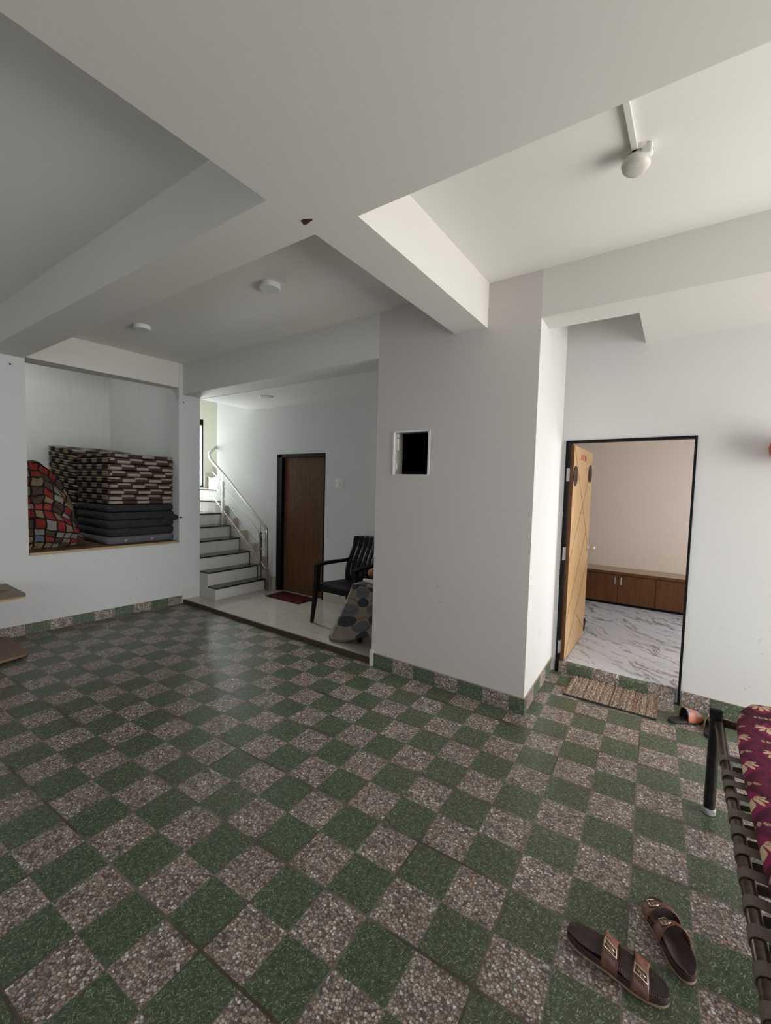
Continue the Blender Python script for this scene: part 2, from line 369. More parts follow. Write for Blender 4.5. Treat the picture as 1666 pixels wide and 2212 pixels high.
def lotus_mat():
    t = NT('maroon_lotus_cloth'); v = t.objc(); X, Y, Z = t.sep(v)
    base = t.mix(t.rng(t.noise(v, 4, 2), 0.4, 0.6), (0.060, 0.004, 0.020), (0.105, 0.008, 0.035))
    st = t.math('SINE', t.math('MULTIPLY', t.math('ADD', Y, t.math('MULTIPLY', X, 0.4)), 620))
    # diamond lozenges brighter magenta
    px_, py_ = 0.115, 0.235
    colm = t.math('FLOOR', t.math('DIVIDE', X, px_))
    a = t.math('MULTIPLY', t.math('SUBTRACT', t.math('FRACT', t.math('DIVIDE', X, px_)), 0.5), px_)
    fyv = t.math('FRACT', t.math('ADD', t.math('DIVIDE', Y, py_), t.math('MULTIPLY', colm, 0.5)))
    b = t.math('MULTIPLY', t.math('SUBTRACT', fyv, 0.5), -py_)
    dia = t.math('ADD', t.math('ABSOLUTE', a), t.math('MULTIPLY', t.math('ABSOLUTE', b), 0.75))
    c = t.mix(t.rng(dia, 0.050, 0.056, 1, 0), base, (0.17, 0.010, 0.055))
    band = t.math('MULTIPLY', t.math('MULTIPLY', t.math('GREATER_THAN', dia, 0.060), t.math('LESS_THAN', dia, 0.088)), t.math('GREATER_THAN', st, 0.1))
    c = t.mix(t.math('MULTIPLY', band, 0.8), c, (0.016, 0.002, 0.010))
    gold = t.mix(t.noise(v, 400, 1), (0.30, 0.21, 0.12), (0.62, 0.48, 0.30))
    # lotus: a fan of nine narrow petals
    b2 = t.math('ADD', b, 0.030)
    r = t.math('SQRT', t.math('ADD', t.math('MULTIPLY', a, a), t.math('MULTIPLY', b2, b2)))
    th = t.math('ARCTAN2', a, b2)
    pet = t.math('ABSOLUTE', t.math('COSINE', t.math('MULTIPLY', th, 5.5)))
    R = t.math('MULTIPLY', t.rng(pet, 0.0, 1.0, 0.5, 1.0), t.rng(t.math('ABSOLUTE', th), 0.0, 1.75, 0.066, 0.040))
    inner = t.math('GREATER_THAN', r, 0.008)
    fan = t.math('MULTIPLY', t.math('MULTIPLY', t.math('LESS_THAN', r, R), t.math('GREATER_THAN', pet, 0.40)), t.math('MULTIPLY', inner, t.math('LESS_THAN', t.math('ABSOLUTE', th), 1.75)))
    c = t.mix(fan, c, gold)
    # small leafy sprig half way between two lotuses
    b3 = t.math('SUBTRACT', t.math('ABSOLUTE', b), py_ * 0.5)
    sw = t.math('ABSOLUTE', t.math('ADD', b3, t.math('MULTIPLY', t.math('SINE', t.math('MULTIPLY', a, 330)), 0.004)))
    w3 = t.math('ADD', 0.002, t.math('MULTIPLY', t.math('ABSOLUTE', t.math('SINE', t.math('MULTIPLY', a, 250))), 0.007))
    lf = t.math('MULTIPLY', t.math('LESS_THAN', sw, w3), t.math('LESS_THAN', t.math('ABSOLUTE', a), 0.038))
    lf = t.math('MULTIPLY', lf, t.math('GREATER_THAN', t.math('SINE', t.math('MULTIPLY', t.math('ADD', a, b3), 900)), -0.5))
    c = t.mix(t.math('MULTIPLY', lf, 0.85), c, gold)
    t.bump(t.noise(v, 25, 3), 0.3, 0.01)
    return t.fin(c, 0.8, spec=0.2)
m_lotus = lotus_mat()

def rug_mat():
    t = NT('shaggy_stripes'); v = t.objc(); X, Y, Z = t.sep(v)
    wob = t.math('ADD', X, t.math('MULTIPLY', t.noise(v, 12, 2), 0.02))
    n = t.noise(t.comb(t.math('MULTIPLY', wob, 34), 0.0, 0.0), 1.0, 3, 0.8)
    c = t.ramp(n, [(0.26, (0.05, 0.038, 0.03)), (0.36, (0.46, 0.37, 0.28)), (0.43, (0.16, 0.06, 0.05)), (0.48, (0.52, 0.43, 0.33)),
                   (0.54, (0.22, 0.14, 0.11)), (0.58, (0.54, 0.46, 0.36)), (0.63, (0.30, 0.03, 0.03)), (0.67, (0.30, 0.22, 0.16))])
    sh = t.noise(v, 85, 3)
    c = t.mix(t.rng(sh, 0.38, 0.60, 0.5, 0), c, (0.06, 0.045, 0.035))
    t.bump(sh, 1.0, 0.01); return t.fin(c, 0.95, spec=0.1)
m_rug = rug_mat()

def redmat_mat():
    t = NT('dark_red_pile'); v = t.objc()
    c = t.mix(t.rng(t.voro(v, 14), 0.2, 0.6), (0.085, 0.010, 0.014), (0.055, 0.008, 0.010))
    t.bump(t.noise(v, 200, 2), 0.6, 0.004); return t.fin(c, 0.95, spec=0.1)
m_redmat = redmat_mat()

def slipper_mat():
    t = NT('salmon_slipper_strap'); v = t.objc()
    n = t.noise(v, 28, 3)
    c = t.mix(t.rng(n, 0.48, 0.56), (0.42, 0.145, 0.085), (0.13, 0.13, 0.17))
    return t.fin(c, 0.5)
m_slip = slipper_mat()

def rosette_mat():
    t = NT('rosette_print'); v = t.objc(); X, Y, Z = t.sep(v)
    r = t.math('SQRT', t.math('ADD', t.math('MULTIPLY', Y, Y), t.math('MULTIPLY', Z, Z)))
    th = t.math('ARCTAN2', Y, Z)
    w = t.math('MULTIPLY', t.math('SINE', t.math('MULTIPLY', r, 260)), t.math('COSINE', t.math('MULTIPLY', th, 12)))
    return t.fin(t.mix(t.rng(w, 0.1, 0.35), (0.014, 0.008, 0.006), (0.13, 0.088, 0.055)), 0.7, spec=0.1)
m_rosette = rosette_mat()

# ------------------------------------------------------------------ mesh helpers
class MB:
    def __init__(s): s.v = []; s.f = []; s.mi = []; s.mats = []; s.uvs = {}
    def mat(s, m):
        if m not in s.mats: s.mats.append(m)
        return s.mats.index(m)
    def add(s, vs, fs, m=None):
        o = len(s.v); s.v += [tuple(v) for v in vs]; k = s.mat(m) if m else 0
        for f in fs: s.f.append(tuple(i + o for i in f)); s.mi.append(k)
        return s
    def box(s, x0, x1, y0, y1, z0, z1, m=None):
        return s.prism([(x0, y0), (x1, y0), (x1, y1), (x0, y1)], z0, z1, m)
    def prism(s, poly, z0, z1, m=None):
        n = len(poly); vs = [(x, y, z0) for x, y in poly] + [(x, y, z1) for x, y in poly]
        fs = [tuple(reversed(range(n))), tuple(range(n, 2 * n))]
        fs += [(i, (i + 1) % n, n + (i + 1) % n, n + i) for i in range(n)]
        return s.add(vs, fs, m)
    def obox(s, c, ax, ay, az, m=None):
        """box from centre and three half-axis vectors"""
        c = Vector(c); ax, ay, az = Vector(ax), Vector(ay), Vector(az)
        vs = [c + sx * ax + sy * ay + sz * az for sz in (-1, 1) for sx, sy in ((-1, -1), (1, -1), (1, 1), (-1, 1))]
        return s.add(vs, [(3, 2, 1, 0), (4, 5, 6, 7), (0, 1, 5, 4), (1, 2, 6, 5), (2, 3, 7, 6), (3, 0, 4, 7)], m)
    def bar(s, a, b, w, h, m=None, upv=(0, 0, 1)):
        a, b = Vector(a), Vector(b); d = (b - a); L = d.length; d.normalize()
        sd = d.cross(Vector(upv))
        if sd.length < 1e-4: sd = d.cross(Vector((1, 0, 0)))
        sd.normalize(); u = sd.cross(d)
        return s.obox((a + b) / 2, sd * w / 2, d * L / 2, u * h / 2, m)
    def tube(s, pts, r, n=14, m=None, cap=True):
        pts = [Vector(p) for p in pts]; rs = r if isinstance(r, (list, tuple)) else [r] * len(pts)
        vs = []; fs = []; prev = None
        for i, p in enumerate(pts):
            if i == 0: d = pts[1] - p
            elif i == len(pts) - 1: d = p - pts[-2]
            else: d = (pts[i + 1] - p).normalized() + (p - pts[i - 1]).normalized()
            d.normalize()
            if prev is None:
                a = d.cross(Vector((0, 0, 1)))
                if a.length < 1e-3: a = d.cross(Vector((1, 0, 0)))
            else: a = prev - d * prev.dot(d)
            a.normalize(); prev = a; b = d.cross(a)
            for k in range(n):
                t = 2 * PI * k / n; vs.append(p + (a * math.cos(t) + b * math.sin(t)) * rs[i])
        for i in range(len(pts) - 1):
            for k in range(n):
                q = (k + 1) % n; fs.append((i * n + k, i * n + q, (i + 1) * n + q, (i + 1) * n + k))
        if cap: fs += [tuple(reversed(range(n))), tuple(range((len(pts) - 1) * n, len(pts) * n))]
        return s.add(vs, fs, m)
    def lathe(s, prof, c=(0, 0, 0), axis=(0, 0, 1), n=32, m=None):
        """prof: list of (radius, height along axis)"""
        c = Vector(c); ax = Vector(axis).normalized(); a = ax.cross(Vector((0, 0, 1)))
        if a.length < 1e-3: a = Vector((1, 0, 0))
        a.normalize(); b = ax.cross(a); vs = []; fs = []
        for r, h in prof:
            for k in range(n):
                t = 2 * PI * k / n; vs.append(c + ax * h + (a * math.cos(t) + b * math.sin(t)) * max(r, 1e-5))
        for i in range(len(prof) - 1):
            for k in range(n):
                q = (k + 1) % n; fs.append((i * n + k, i * n + q, (i + 1) * n + q, (i + 1) * n + k))
        fs += [tuple(reversed(range(n))), tuple(range((len(prof) - 1) * n, len(prof) * n))]
        return s.add(vs, fs, m)
    def grid(s, fn, nu, nv, m=None, uvfn=None, close_u=False):
        o = len(s.v); vs = [fn(i / nu, j / nv) for j in range(nv + 1) for i in range(nu + 1)]
        fs = [(j * (nu + 1) + i, j * (nu + 1) + i + 1, (j + 1) * (nu + 1) + i + 1, (j + 1) * (nu + 1) + i) for j in range(nv) for i in range(nu)]
        s.add(vs, fs, m)
        if uvfn:
            for j in range(nv + 1):
                for i in range(nu + 1): s.uvs[o + j * (nu + 1) + i] = uvfn(i / nu, j / nv)
        return s
    def build(s, name, mat, parent=None, origin=None, bevel=0.0, smooth=False, subsurf=0, solid=0.0, segs=2):
        origin = Vector(origin) if origin is not None else (parent['_o'] if False else None)
        off = Vector((0, 0, 0))
        if parent is not None: off = WORLD[parent.name]
        if origin is not None: off = origin
        me = bpy.data.meshes.new(name)
        me.from_pydata([tuple(Vector(v) - off) for v in s.v], [], s.f); me.update()
        mats = s.mats if s.mats else [mat]
        if s.mats and mat is not None and mat not in mats: mats = mats
        for m_ in mats: me.materials.append(m_)
        if len(mats) > 1:
            for p, k in zip(me.polygons, s.mi): p.material_index = k
        if s.uvs:
            l = me.uv_layers.new(name='UVMap')
            for lp in me.loops: l.data[lp.index].uv = s.uvs.get(lp.vertex_index, (0, 0))
        bm = bmesh.new(); bm.from_mesh(me); bmesh.ops.recalc_face_normals(bm, faces=bm.faces); bm.to_mesh(me); bm.free()
        o = bpy.data.objects.new(name, me); C.objects.link(o)
        if parent is not None:
            o.parent = parent; o.location = off - WORLD[parent.name]
        else: o.location = off
        WORLD[o.name] = off.copy()
        if smooth:
            for p in me.polygons: p.use_smooth = True
        if solid:
            md = o.modifiers.new('thickness', 'SOLIDIFY'); md.thickness = solid; md.offset = 0
        if bevel:
            md = o.modifiers.new('bevel', 'BEVEL'); md.width = bevel; md.segments = segs; md.limit_method = 'ANGLE'; md.angle_limit = math.radians(40)
        if subsurf:
            md = o.modifiers.new('subsurf', 'SUBSURF'); md.levels = subsurf; md.render_levels = subsurf
        return o
WORLD = {}

def tag(o, label=None, cat=None, group=None, kind=None):
    if label: o['label'] = label
    if cat: o['category'] = cat
    if group: o['group'] = group
    if kind: o['kind'] = kind
    return o
def thing(name, loc, label, cat, group=None, kind=None):
    o = bpy.data.objects.new(name, None); C.objects.link(o); o.location = loc; o.empty_display_size = 0.05
    WORLD[o.name] = Vector(loc); return tag(o, label, cat, group, kind)
def struct(mb, name, mat, label, cat, **kw):
    return tag(mb.build(name, mat, **kw), label, cat, kind='structure')

# ------------------------------------------------------------------ setting
def yA(x): return 2.985 - 0.0163 * (x + 2.2)        # plane of the wall with the stair opening and the bay
def xL(y): return -5.30 + 0.056 * (y - 1.26)        # left wall
def yD(x): return 3.885 - 0.0755 * (x + 0.833)      # wall with the open door
ZB, ZC = 2.70, 3.01
YS, YBK = 3.26, 4.14                                # stair near side, back wall
ZP = 0.05

fl = MB().prism([(-5.5, -4.2), (3.2, -4.2), (3.2, yD(3.2) + 0.1), (-0.86, yD(-0.86) + 0.02), (-0.86, 3.0), (-5.5, 3.1)], -0.10, 0.0)
struct(fl, 'floor', m_floor, 'floor of green grass and pebble printed check tiles', 'floor')
struct(MB().prism([(xL(3.03), 3.048), (-2.165, 3.014), (-2.1, 3.02), (-2.1, 4.3), (-7.2, 4.3), (-7.2, 3.3), (-5.2, 3.3)], -0.10, ZP), 'floor_platform', m_platform, 'raised beige marble floor in front of the stairs', 'floor')
struct(MB().box(-2.6, 1.9, 3.90, 6.9, -0.1, 0.09), 'floor_bedroom', m_marble, 'white marble floor with brown veins beyond the open door', 'floor')
struct(MB().prism([(-5.20, 3.030), (-2.165, 2.996), (-2.165, 3.016), (-5.20, 3.05)], 0.0, 0.0515), 'trim_1', m_kerb, 'dark speckled granite edge of the raised marble floor', 'kerb', bevel=0.003)
struct(MB().box(3.2, 14, -12, 14, -0.3, -0.06), 'floor_yard', m_concrete, 'concrete yard outside the open side', 'yard')

# left wall with the alcove opening
def lseg(y0, y1, z0, z1, th=0.17): return MB().prism([(xL(y0), y0), (xL(y1), y1), (xL(y1) - th, y1), (xL(y0) - th, y0)], z0, z1)
struct(lseg(-4.2, 1.49, 0, 3.2), 'wall_left', m_left, 'white plaster wall on the left before the alcove', 'wall')
struct(lseg(2.985, YS, 0, 3.2), 'wall_left_pier', m_left, 'narrow white wall pier between the alcove and the stairs', 'wall')
struct(lseg(1.49, 2.985, 0, 0.785), 'wall_left_parapet', m_left, 'white wall below the alcove shelf', 'wall')
lt = MB(); lt.prism([(xL(1.475), 1.475), (xL(2.99), 2.99), (xL(2.99) - 0.16, 2.99), (xL(1.475) - 0.27, 1.475)], ZB + 0.014, ZC + 0.1)
struct(lt, 'trim_2', m_beam, 'white beam above the alcove', 'beam')
struct(MB().box(-7.27, -7.15, 0.6, 3.02, 0.0, 3.6), 'wall_alcove_back', m_alcove, 'pale stained back wall of the alcove', 'wall')
struct(MB().box(-7.15, -5.22, 3.02, YS, 0.0, 5.6), 'wall_alcove_side', m_alcove, 'grey white side wall of the alcove', 'wall')
struct(MB().box(-7.15, xL(1.49) - 0.17, 0.6, 0.72, 0.0, 3.6).box(-5.62, -5.46, 0.6, 1.49, 0.8, 3.05), 'wall_alcove_near', m_alcove, 'hidden near wall of the alcove', 'wall')
struct(MB().box(-7.27, -5.45, 0.6, 3.1, 3.5, 3.62).box(-5.60, -5.47, 0.6, 3.1, 3.02, 3.6), 'ceiling_alcove', m_alcove, 'ceiling of the alcove above the beam', 'ceiling')
sh = MB().prism([(-7.15, 0.72), (-5.48, 0.72), (-5.48, 1.492), (xL(1.49) + 0.006, 1.492), (xL(2.985) + 0.006, 2.983), (-5.36, 3.02), (-7.15, 3.02)], 0.785, 0.808, m_board)
sh.prism([(xL(1.49) + 0.006, 1.492), (xL(1.49) + 0.012, 1.492), (xL(2.985) + 0.012, 2.983), (xL(2.985) + 0.006, 2.983)], 0.783, 0.81, m_edge)
tag(sh.build('shelf_board', m_board), 'brown wooden shelf board with pale edge forming the alcove bottom', 'shelf')

# wall with stair opening (beam over it) and the bay
struct(MB().prism([(xL(3.03) - 0.02, yA(-5.2)), (-2.16, yA(-2.16)), (-2.16, 3.3), (xL(3.3) - 0.02, 3.3)], 2.635, 3.2), 'trim_3', m_beam, 'white beam over the stair opening', 'beam')
bay = MB()
vx0, vx1, vz0, vz1 = -1.985, -1.645, 1.66, 2.012
def bseg(x0, x1, z0, z1, th=0.14): bay.prism([(x0, yA(x0)), (x1, yA(x1)), (x1, yA(x1) + th), (x0, yA(x0) + th)], z0, z1)
bseg(-2.16, vx0, 0, 3.2); bseg(vx1, -0.86, 0, 3.2); bay.prism([(-0.86, yA(-0.86)), (-0.830, yA(-0.83)), (-0.8302, yA(-0.83) + 0.004), (-0.86, yA(-0.86) + 0.004)], 0, 3.2); bseg(vx0, vx1, 0, vz0); bseg(vx0, vx1, vz1, 3.2)
bay.box(-2.16, -2.04, 3.10, YBK + 0.1, 0, 3.2)
struct(bay, 'wall_bay', m_wall_bay, 'white plaster wall of the projecting bay with a small vent', 'wall')
struct(MB().prism([(-0.8302, yA(-0.83) + 0.004), (-0.868, 3.90), (-0.98, 3.90), (-0.859, yA(-0.86) + 0.005)], 0, 3.2), 'wall_return', m_wall, 'bright narrow return wall beside the open door', 'wall')
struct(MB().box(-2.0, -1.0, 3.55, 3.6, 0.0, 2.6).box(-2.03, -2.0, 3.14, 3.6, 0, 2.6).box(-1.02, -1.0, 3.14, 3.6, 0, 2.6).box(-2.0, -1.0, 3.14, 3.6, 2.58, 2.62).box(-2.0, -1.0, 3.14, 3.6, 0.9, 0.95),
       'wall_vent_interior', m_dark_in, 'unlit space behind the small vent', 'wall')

# niche around the open door
dw = MB()
DX0, DX1, DZ = -0.833, 0.068, 1.985
def dseg(x0, x1, z0, z1, th=0.14): dw.prism([(x0, yD(x0)), (x1, yD(x1)), (x1, yD(x1) + th), (x0, yD(x0) + th)], z0, z1)
dseg(-0.98, DX0, 0, 3.2); dseg(DX1, 3.2, 0, 3.2); dseg(DX0, DX1, DZ, 3.2)
struct(dw, 'wall_door', m_wall, 'white wall around the open door', 'wall')
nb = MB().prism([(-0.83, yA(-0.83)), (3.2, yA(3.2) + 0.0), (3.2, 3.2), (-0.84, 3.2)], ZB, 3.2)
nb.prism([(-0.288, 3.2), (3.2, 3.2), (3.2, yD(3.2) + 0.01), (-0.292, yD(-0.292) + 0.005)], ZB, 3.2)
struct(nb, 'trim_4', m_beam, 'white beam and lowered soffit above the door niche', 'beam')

# ceilings and beams
cl = MB().box(-5.5, 3.2, -4.2, 3.3, ZC, 3.25).box(-1.0, 3.2, 3.0, 4.1, ZC + 0.005, 3.25)
struct(cl, 'ceiling', m_ceil, 'recessed white ceiling panels between the beams', 'ceiling')
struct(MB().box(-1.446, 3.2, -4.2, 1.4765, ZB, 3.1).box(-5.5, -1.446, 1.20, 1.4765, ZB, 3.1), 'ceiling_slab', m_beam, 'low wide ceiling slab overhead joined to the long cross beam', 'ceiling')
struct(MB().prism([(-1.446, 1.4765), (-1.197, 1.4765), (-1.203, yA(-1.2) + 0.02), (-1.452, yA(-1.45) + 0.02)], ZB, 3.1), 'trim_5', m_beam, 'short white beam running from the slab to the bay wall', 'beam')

# stair room
sc = MB().box(-5.25, -2.04, 3.301, YBK + 0.1, 2.632, 2.9)
struct(sc, 'ceiling_stair', m_ceil, 'grey white ceiling in front of the brown door', 'ceiling')
bw = MB()
D2 = (-4.72, -3.80, 1.972)
bw.box(-6.12, D2[0], YBK, YBK + 0.14, 0, 5.6); bw.box(D2[1], -2.0, YBK, YBK + 0.14, 0, 3.2); bw.box(D2[0], D2[1], YBK, YBK + 0.14, D2[2], 5.6)
bw.box(D2[0] - 0.05, D2[1] + 0.05, YBK + 0.141, YBK + 0.16, 0, D2[2] + 0.1)
struct(bw, 'wall_back', m_stairwall, 'white wall behind the stairs and the brown door', 'wall')
wl = MB(); WY0, WY1, WZ0, WZ1 = 3.75, 4.566, 1.465, 2.672
wl.box(-7.27, -7.15, YS, WY0, 0, 5.6).box(-7.27, -7.15, WY1, 5.6, 0, 5.6).box(-7.27, -7.15, WY0, WY1, 0, WZ0).box(-7.27, -7.15, WY0, WY1, WZ1, 5.6)
wl.box(-7.27, -6.0, 5.6, 5.7, 0, 5.6).box(-6.12, -6.02, YBK + 0.14, 5.6, 0, 5.6).box(-7.3, -5.1, 3.1, 5.7, 5.6, 5.7).box(-5.25, -5.13, 3.2, YBK + .1, 2.9, 5.6)
struct(wl, 'wall_landing', m_cream, 'cream wall of the stair landing with a tall window', 'wall')

# bedroom shell
struct(MB().box(-2.7, 2.0, 6.705, 6.85, 0, 2.9), 'wall_bedroom_back', m_bed, 'plain beige pink back wall of the room beyond the open door', 'wall')
struct(MB().box(-2.7, -2.58, 3.9, 6.7, 0, 2.9), 'wall_bedroom_left', m_bed, 'left wall of the room beyond the open door', 'wall')
struct(MB().box(1.9, 2.0, 3.75, 6.7, 0, 2.9), 'wall_bedroom_right', m_bed, 'right wall of the room beyond the open door', 'wall')
struct(MB().box(-2.58, -0.98, 4.06, 4.16, 0, 2.9), 'wall_bedroom_front', m_bed, 'front wall of the room beyond the open door', 'wall')
struct(MB().prism([(-2.7, 4.05), (-0.9, 4.05), (2.0, 3.82), (2.0, 6.85), (-2.7, 6.85)], 2.85, 2.95), 'ceiling_bedroom', m_ceil, 'ceiling of the room beyond the open door', 'ceiling')

# back of the hall (behind the camera): wall with a gate opening
bk = MB().box(-5.5, -2.8, -4.3, -4.2, 0, 3.2).box(1.6, 3.2, -4.3, -4.2, 0, 3.2).box(-2.8, 1.6, -4.3, -4.2, 2.5, 3.2)
bk.box(3.2, 3.3, -4.3, -0.4, 0, 3.2).box(3.2, 3.3, -0.4, 3.9, 2.65, 3.2)
struct(bk, 'wall_front', m_wall, 'outer wall with the gate and porch openings', 'wall')

# skirting
def skirt(name, poly_fn, a, b, mat, label, z1=0.118, t=0.008, z0=0.0):
    m_ = MB(); m_.prism(poly_fn(a, b, t), z0, z1); return struct(m_, name, mat, label, 'skirting', bevel=0.001)
LP = lambda a, b, t: [(xL(a), a), (xL(a) + t, a), (xL(b) + t, b), (xL(b), b)]
skirt('baseboard_left', LP, -4.1, 3.02, m_sky, 'green and pebble tile skirting along the left wall', z1=0.105)
AP = lambda a, b, t: [(a, yA(a)), (a, yA(a) - t), (b, yA(b) - t), (b, yA(b))]
skirt('baseboard_bay', AP, -2.13, -0.826, m_skx, 'green and pebble tile skirting along the bay wall')
skirt('baseboard_return', lambda a, b, t: [(-0.83, a), (-0.83 + t, a), (-0.868 + t, b), (-0.868, b)], yA(-0.83) - 0.008, 3.87, m_skr, 'green and pebble tile skirting on the return wall')
DP = lambda a, b, t: [(a, yD(a)), (a, yD(a) - t), (b, yD(b) - t), (b, yD(b))]
skirt('baseboard_door_wall', DP, 0.075, 3.1, m_skd, 'green and pebble tile skirting right of the open door', z1=0.115)
skirt('baseboard_sill', lambda a, b, t: [(a, yD(a) + 0.05), (a, yD(a) - t), (b, yD(b) - t), (b, yD(b) + 0.05)], -0.84, 0.03, m_sks, 'green and pebble tile face of the door step', z1=0.0905)
skirt('baseboard_platform', LP, 3.03, 3.255, m_white_tile, 'white tile skirting beside the first step', z0=ZP, z1=0.165)
skirt('baseboard_back', lambda a, b, t: [(a, YBK), (a, YBK - t), (b, YBK - t), (b, YBK)], D2[1] + 0.01, -2.17, m_dirty_tile, 'stained beige skirting behind the black chair', z0=ZP, z1=0.16)
skirt('baseboard_jamb', lambda a, b, t: [(a, yA(a) + 0.13), (a, yA(a) - 0.012), (b, yA(b) - 0.012), (b, yA(b) + 0.13)], -2.172, -2.135, m_white_tile, 'short white tile upstand at the bay corner', z1=0.14)

# ------------------------------------------------------------------ staircase
RX = [-4.845, -5.01, -5.19, -5.42, -5.65, -5.885]; RZ_ = [0.205, 0.385, 0.565, 0.742, 0.912, 1.085]
st = thing('staircase', (-5.5, 3.7, ZP), 'flight of white tiled steps with dark granite treads turning at the top', 'staircase', kind='structure')
z_prev = ZP
for i, (x, z) in enumerate(zip(RX, RZ_)):
    xn = RX[i + 1] if i < 5 else -6.20
    b = MB().box(-7.15 if i == 5 else xn, x, YS + 0.001, 4.05, ZP, z - 0.018, m_white_tile)
    b.build('step', m_white_tile, st, bevel=0.002)
    tr = MB().box(xn - 0.02, x + 0.014, YS + (0.0 if i > 1 else 0.004), 4.052, z - 0.018, z + 0.004, m_granite)
    tr.box(x - 0.002, x + 0.010, 4.044, 4.054, z_prev, z - 0.018, m_granite)
    o = tr.build('tread', m_granite, st, bevel=0.003)
    z_prev = z
# winders and landing
w7 = [(-5.97, 4.06), (-6.45, 4.02), (-6.9, 3.97), (-7.15, 3.9), (-7.15, 4.6), (-6.12, 4.6), (-6.12, 4.14), (-5.97, 4.14)]
MB().prism(w7, 1.085, 1.245, m_white_tile).build('step', m_white_tile, st)
MB().prism([(x + (0 if k > 3 else 0.0), y - (0.012 if k < 4 else 0)) for k, (x, y) in enumerate(w7)], 1.245, 1.265, m_granite).build('tread', m_granite, st, bevel=0.003)
w8 = [(-6.08, 4.16), (-6.6, 4.20), (-7.15, 4.26), (-7.15, 4.75), (-6.12, 4.75)]
MB().prism(w8, 1.265, 1.425, m_white_tile).build('step', m_white_tile, st)
MB().prism([(x, y - (0.012 if k < 3 else 0)) for k, (x, y) in enumerate(w8)], 1.425, 1.445, m_granite).build('tread', m_granite, st, bevel=0.003)
MB().box(-7.08, -6.12, 4.62, 5.5, 1.445, 1.63, m_white_tile).box(-7.1, -6.12, 4.61, 5.5, 1.628, 1.645, m_granite).build('step', m_white_tile, st)
cl_ = MB()
for i, (x, z) in enumerate(zip(RX, RZ_)):
    zn = (RZ_ + [1.265])[i + 1]
    if i: cl_.box((RX + [-6.12])[i + 1] + (0.075 if i < 5 else 0.0), x + 0.075, 4.055, YBK - 0.001, ZP, z + 0.115)
cl_.box(-4.93, -4.722, YBK - 0.012, YBK - 0.001, ZP, 0.24)
cl_.box(-4.935, -4.845, 4.056, YBK - 0.013, ZP, 0.32)
cl_.build('stringer', m_dirty_tile, st)
MB().box(-7.145, -7.13, 4.57, 4.75, 1.44, 1.73).box(-7.145, -7.13, 4.75, 5.4, 1.44, 1.85).build('stringer', m_dirty_tile, st)

rail = thing('stair_railing', (-4.79, 4.0, ZP), 'stainless steel stair railing with three thin bars', 'railing')
hy = 4.0
def arc(p0, p1, p2, n=6):
    p0, p1, p2 = Vector(p0), Vector(p1), Vector(p2)
    return [(1 - t) ** 2 * p0 + 2 * t * (1 - t) * p1 + t * t * p2 for t in [k / n for k in range(n + 1)]]
hp = [(-4.765, 4.03, ZP)] + arc((-4.755, 4.0, 0.86), (-4.745, hy, 0.925), (-4.80, hy, 0.965)) + [(-5.2, hy, 1.268), (-5.6, hy, 1.578)] + \
    arc((-6.03, hy, 1.885), (-6.115, hy, 1.945), (-6.11, hy, 2.01), 4) + [(-6.10, 4.03, 2.04), (-6.16, 4.22, 2.16), (-6.17, 4.8, 2.5)]
MB().tube(hp, 0.021, 16).build('handrail', m_steel, rail, smooth=True)
for (x, z0, z1, za) in ((-4.885, RZ_[0] + .004, 0.875, 0.985), (-5.765, RZ_[4] + .004, 1.57, 1.70)):
    p = MB().box(x - 0.019, x + 0.019, hy - 0.019, hy + 0.019, z0, z1).tube([(x, hy, z1), (x, hy, za)], 0.008, 10).box(x - 0.03, x + 0.03, hy - 0.03, hy + 0.03, z0, z0 + 0.008)
    p.build('post', m_steel, rail, bevel=0.003)
for dz in (0, -0.192, -0.386):
    MB().tube([(-4.762, hy, 0.745 + dz), (-4.90, hy, 0.868 + dz), (-5.718, hy, 1.492 + dz), (-6.02, hy, 1.72 + dz)], 0.0065, 8).build('rail_bar', m_steel, rail, smooth=True)

# landing window
w1 = tag(thing('window_1', (-7.2, 4.2, WZ0), 'tall narrow window with black frame at the stair landing', 'window'), kind='structure')
f = MB().box(-7.23, -7.17, WY1 - 0.022, WY1, WZ0, WZ1).box(-7.23, -7.17, WY0, WY0 + 0.03, WZ0, WZ1).box(-7.23, -7.17, WY0, WY1, WZ1 - 0.10, WZ1).box(-7.23, -7.17, WY0, WY1, WZ0, WZ0 + 0.02)
f.box(-7.22, -7.18, 4.435, 4.478, WZ0, WZ1)
f.build('window_frame', m_black, w1)
MB().box(-7.203, -7.199, WY0 + 0.03, WY1 - 0.02, WZ0 + 0.02, WZ1 - 0.06).build('window_pane', m_glass, w1)

# ------------------------------------------------------------------ brown door
d2 = thing('door_2', (-4.26, YBK, ZP), 'closed brown door with diagonal grooves beside the stairs', 'door', kind='structure')
f = MB().box(D2[0] + 0.001, D2[0] + 0.10, YBK + 0.005, YBK + 0.12, ZP, D2[2]).box(D2[1] - 0.035, D2[1] - 0.001, YBK + 0.005, YBK + 0.12, ZP, D2[2]).box(D2[0] + 0.02, D2[1] - 0.02, YBK + 0.005, YBK + 0.12, D2[2] - 0.045, D2[2] - 0.001)
f.build('door_frame', m_black, d2, bevel=0.002)
dy = YBK + 0.055
pn = MB().box(D2[0] + 0.075, D2[1] - 0.034, dy, dy + 0.035, ZP + 0.01, D2[2] - 0.04, m_dwood)
gl = [((875, 620), (1145, 1015)), ((1150, 645), (840, 1060)), ((1110, 960), (840, 1280)), ((1135, 1185), (880, 1490)), ((1005, 1360), (1080, 1450)), ((935, 700 + 12), (875, 620))]
def c2pt(px_, py_, Yp):
    X_ = 370 + px_ * 480 / 1666; Y_ = 820 + py_ * 480 / 1666
    return None
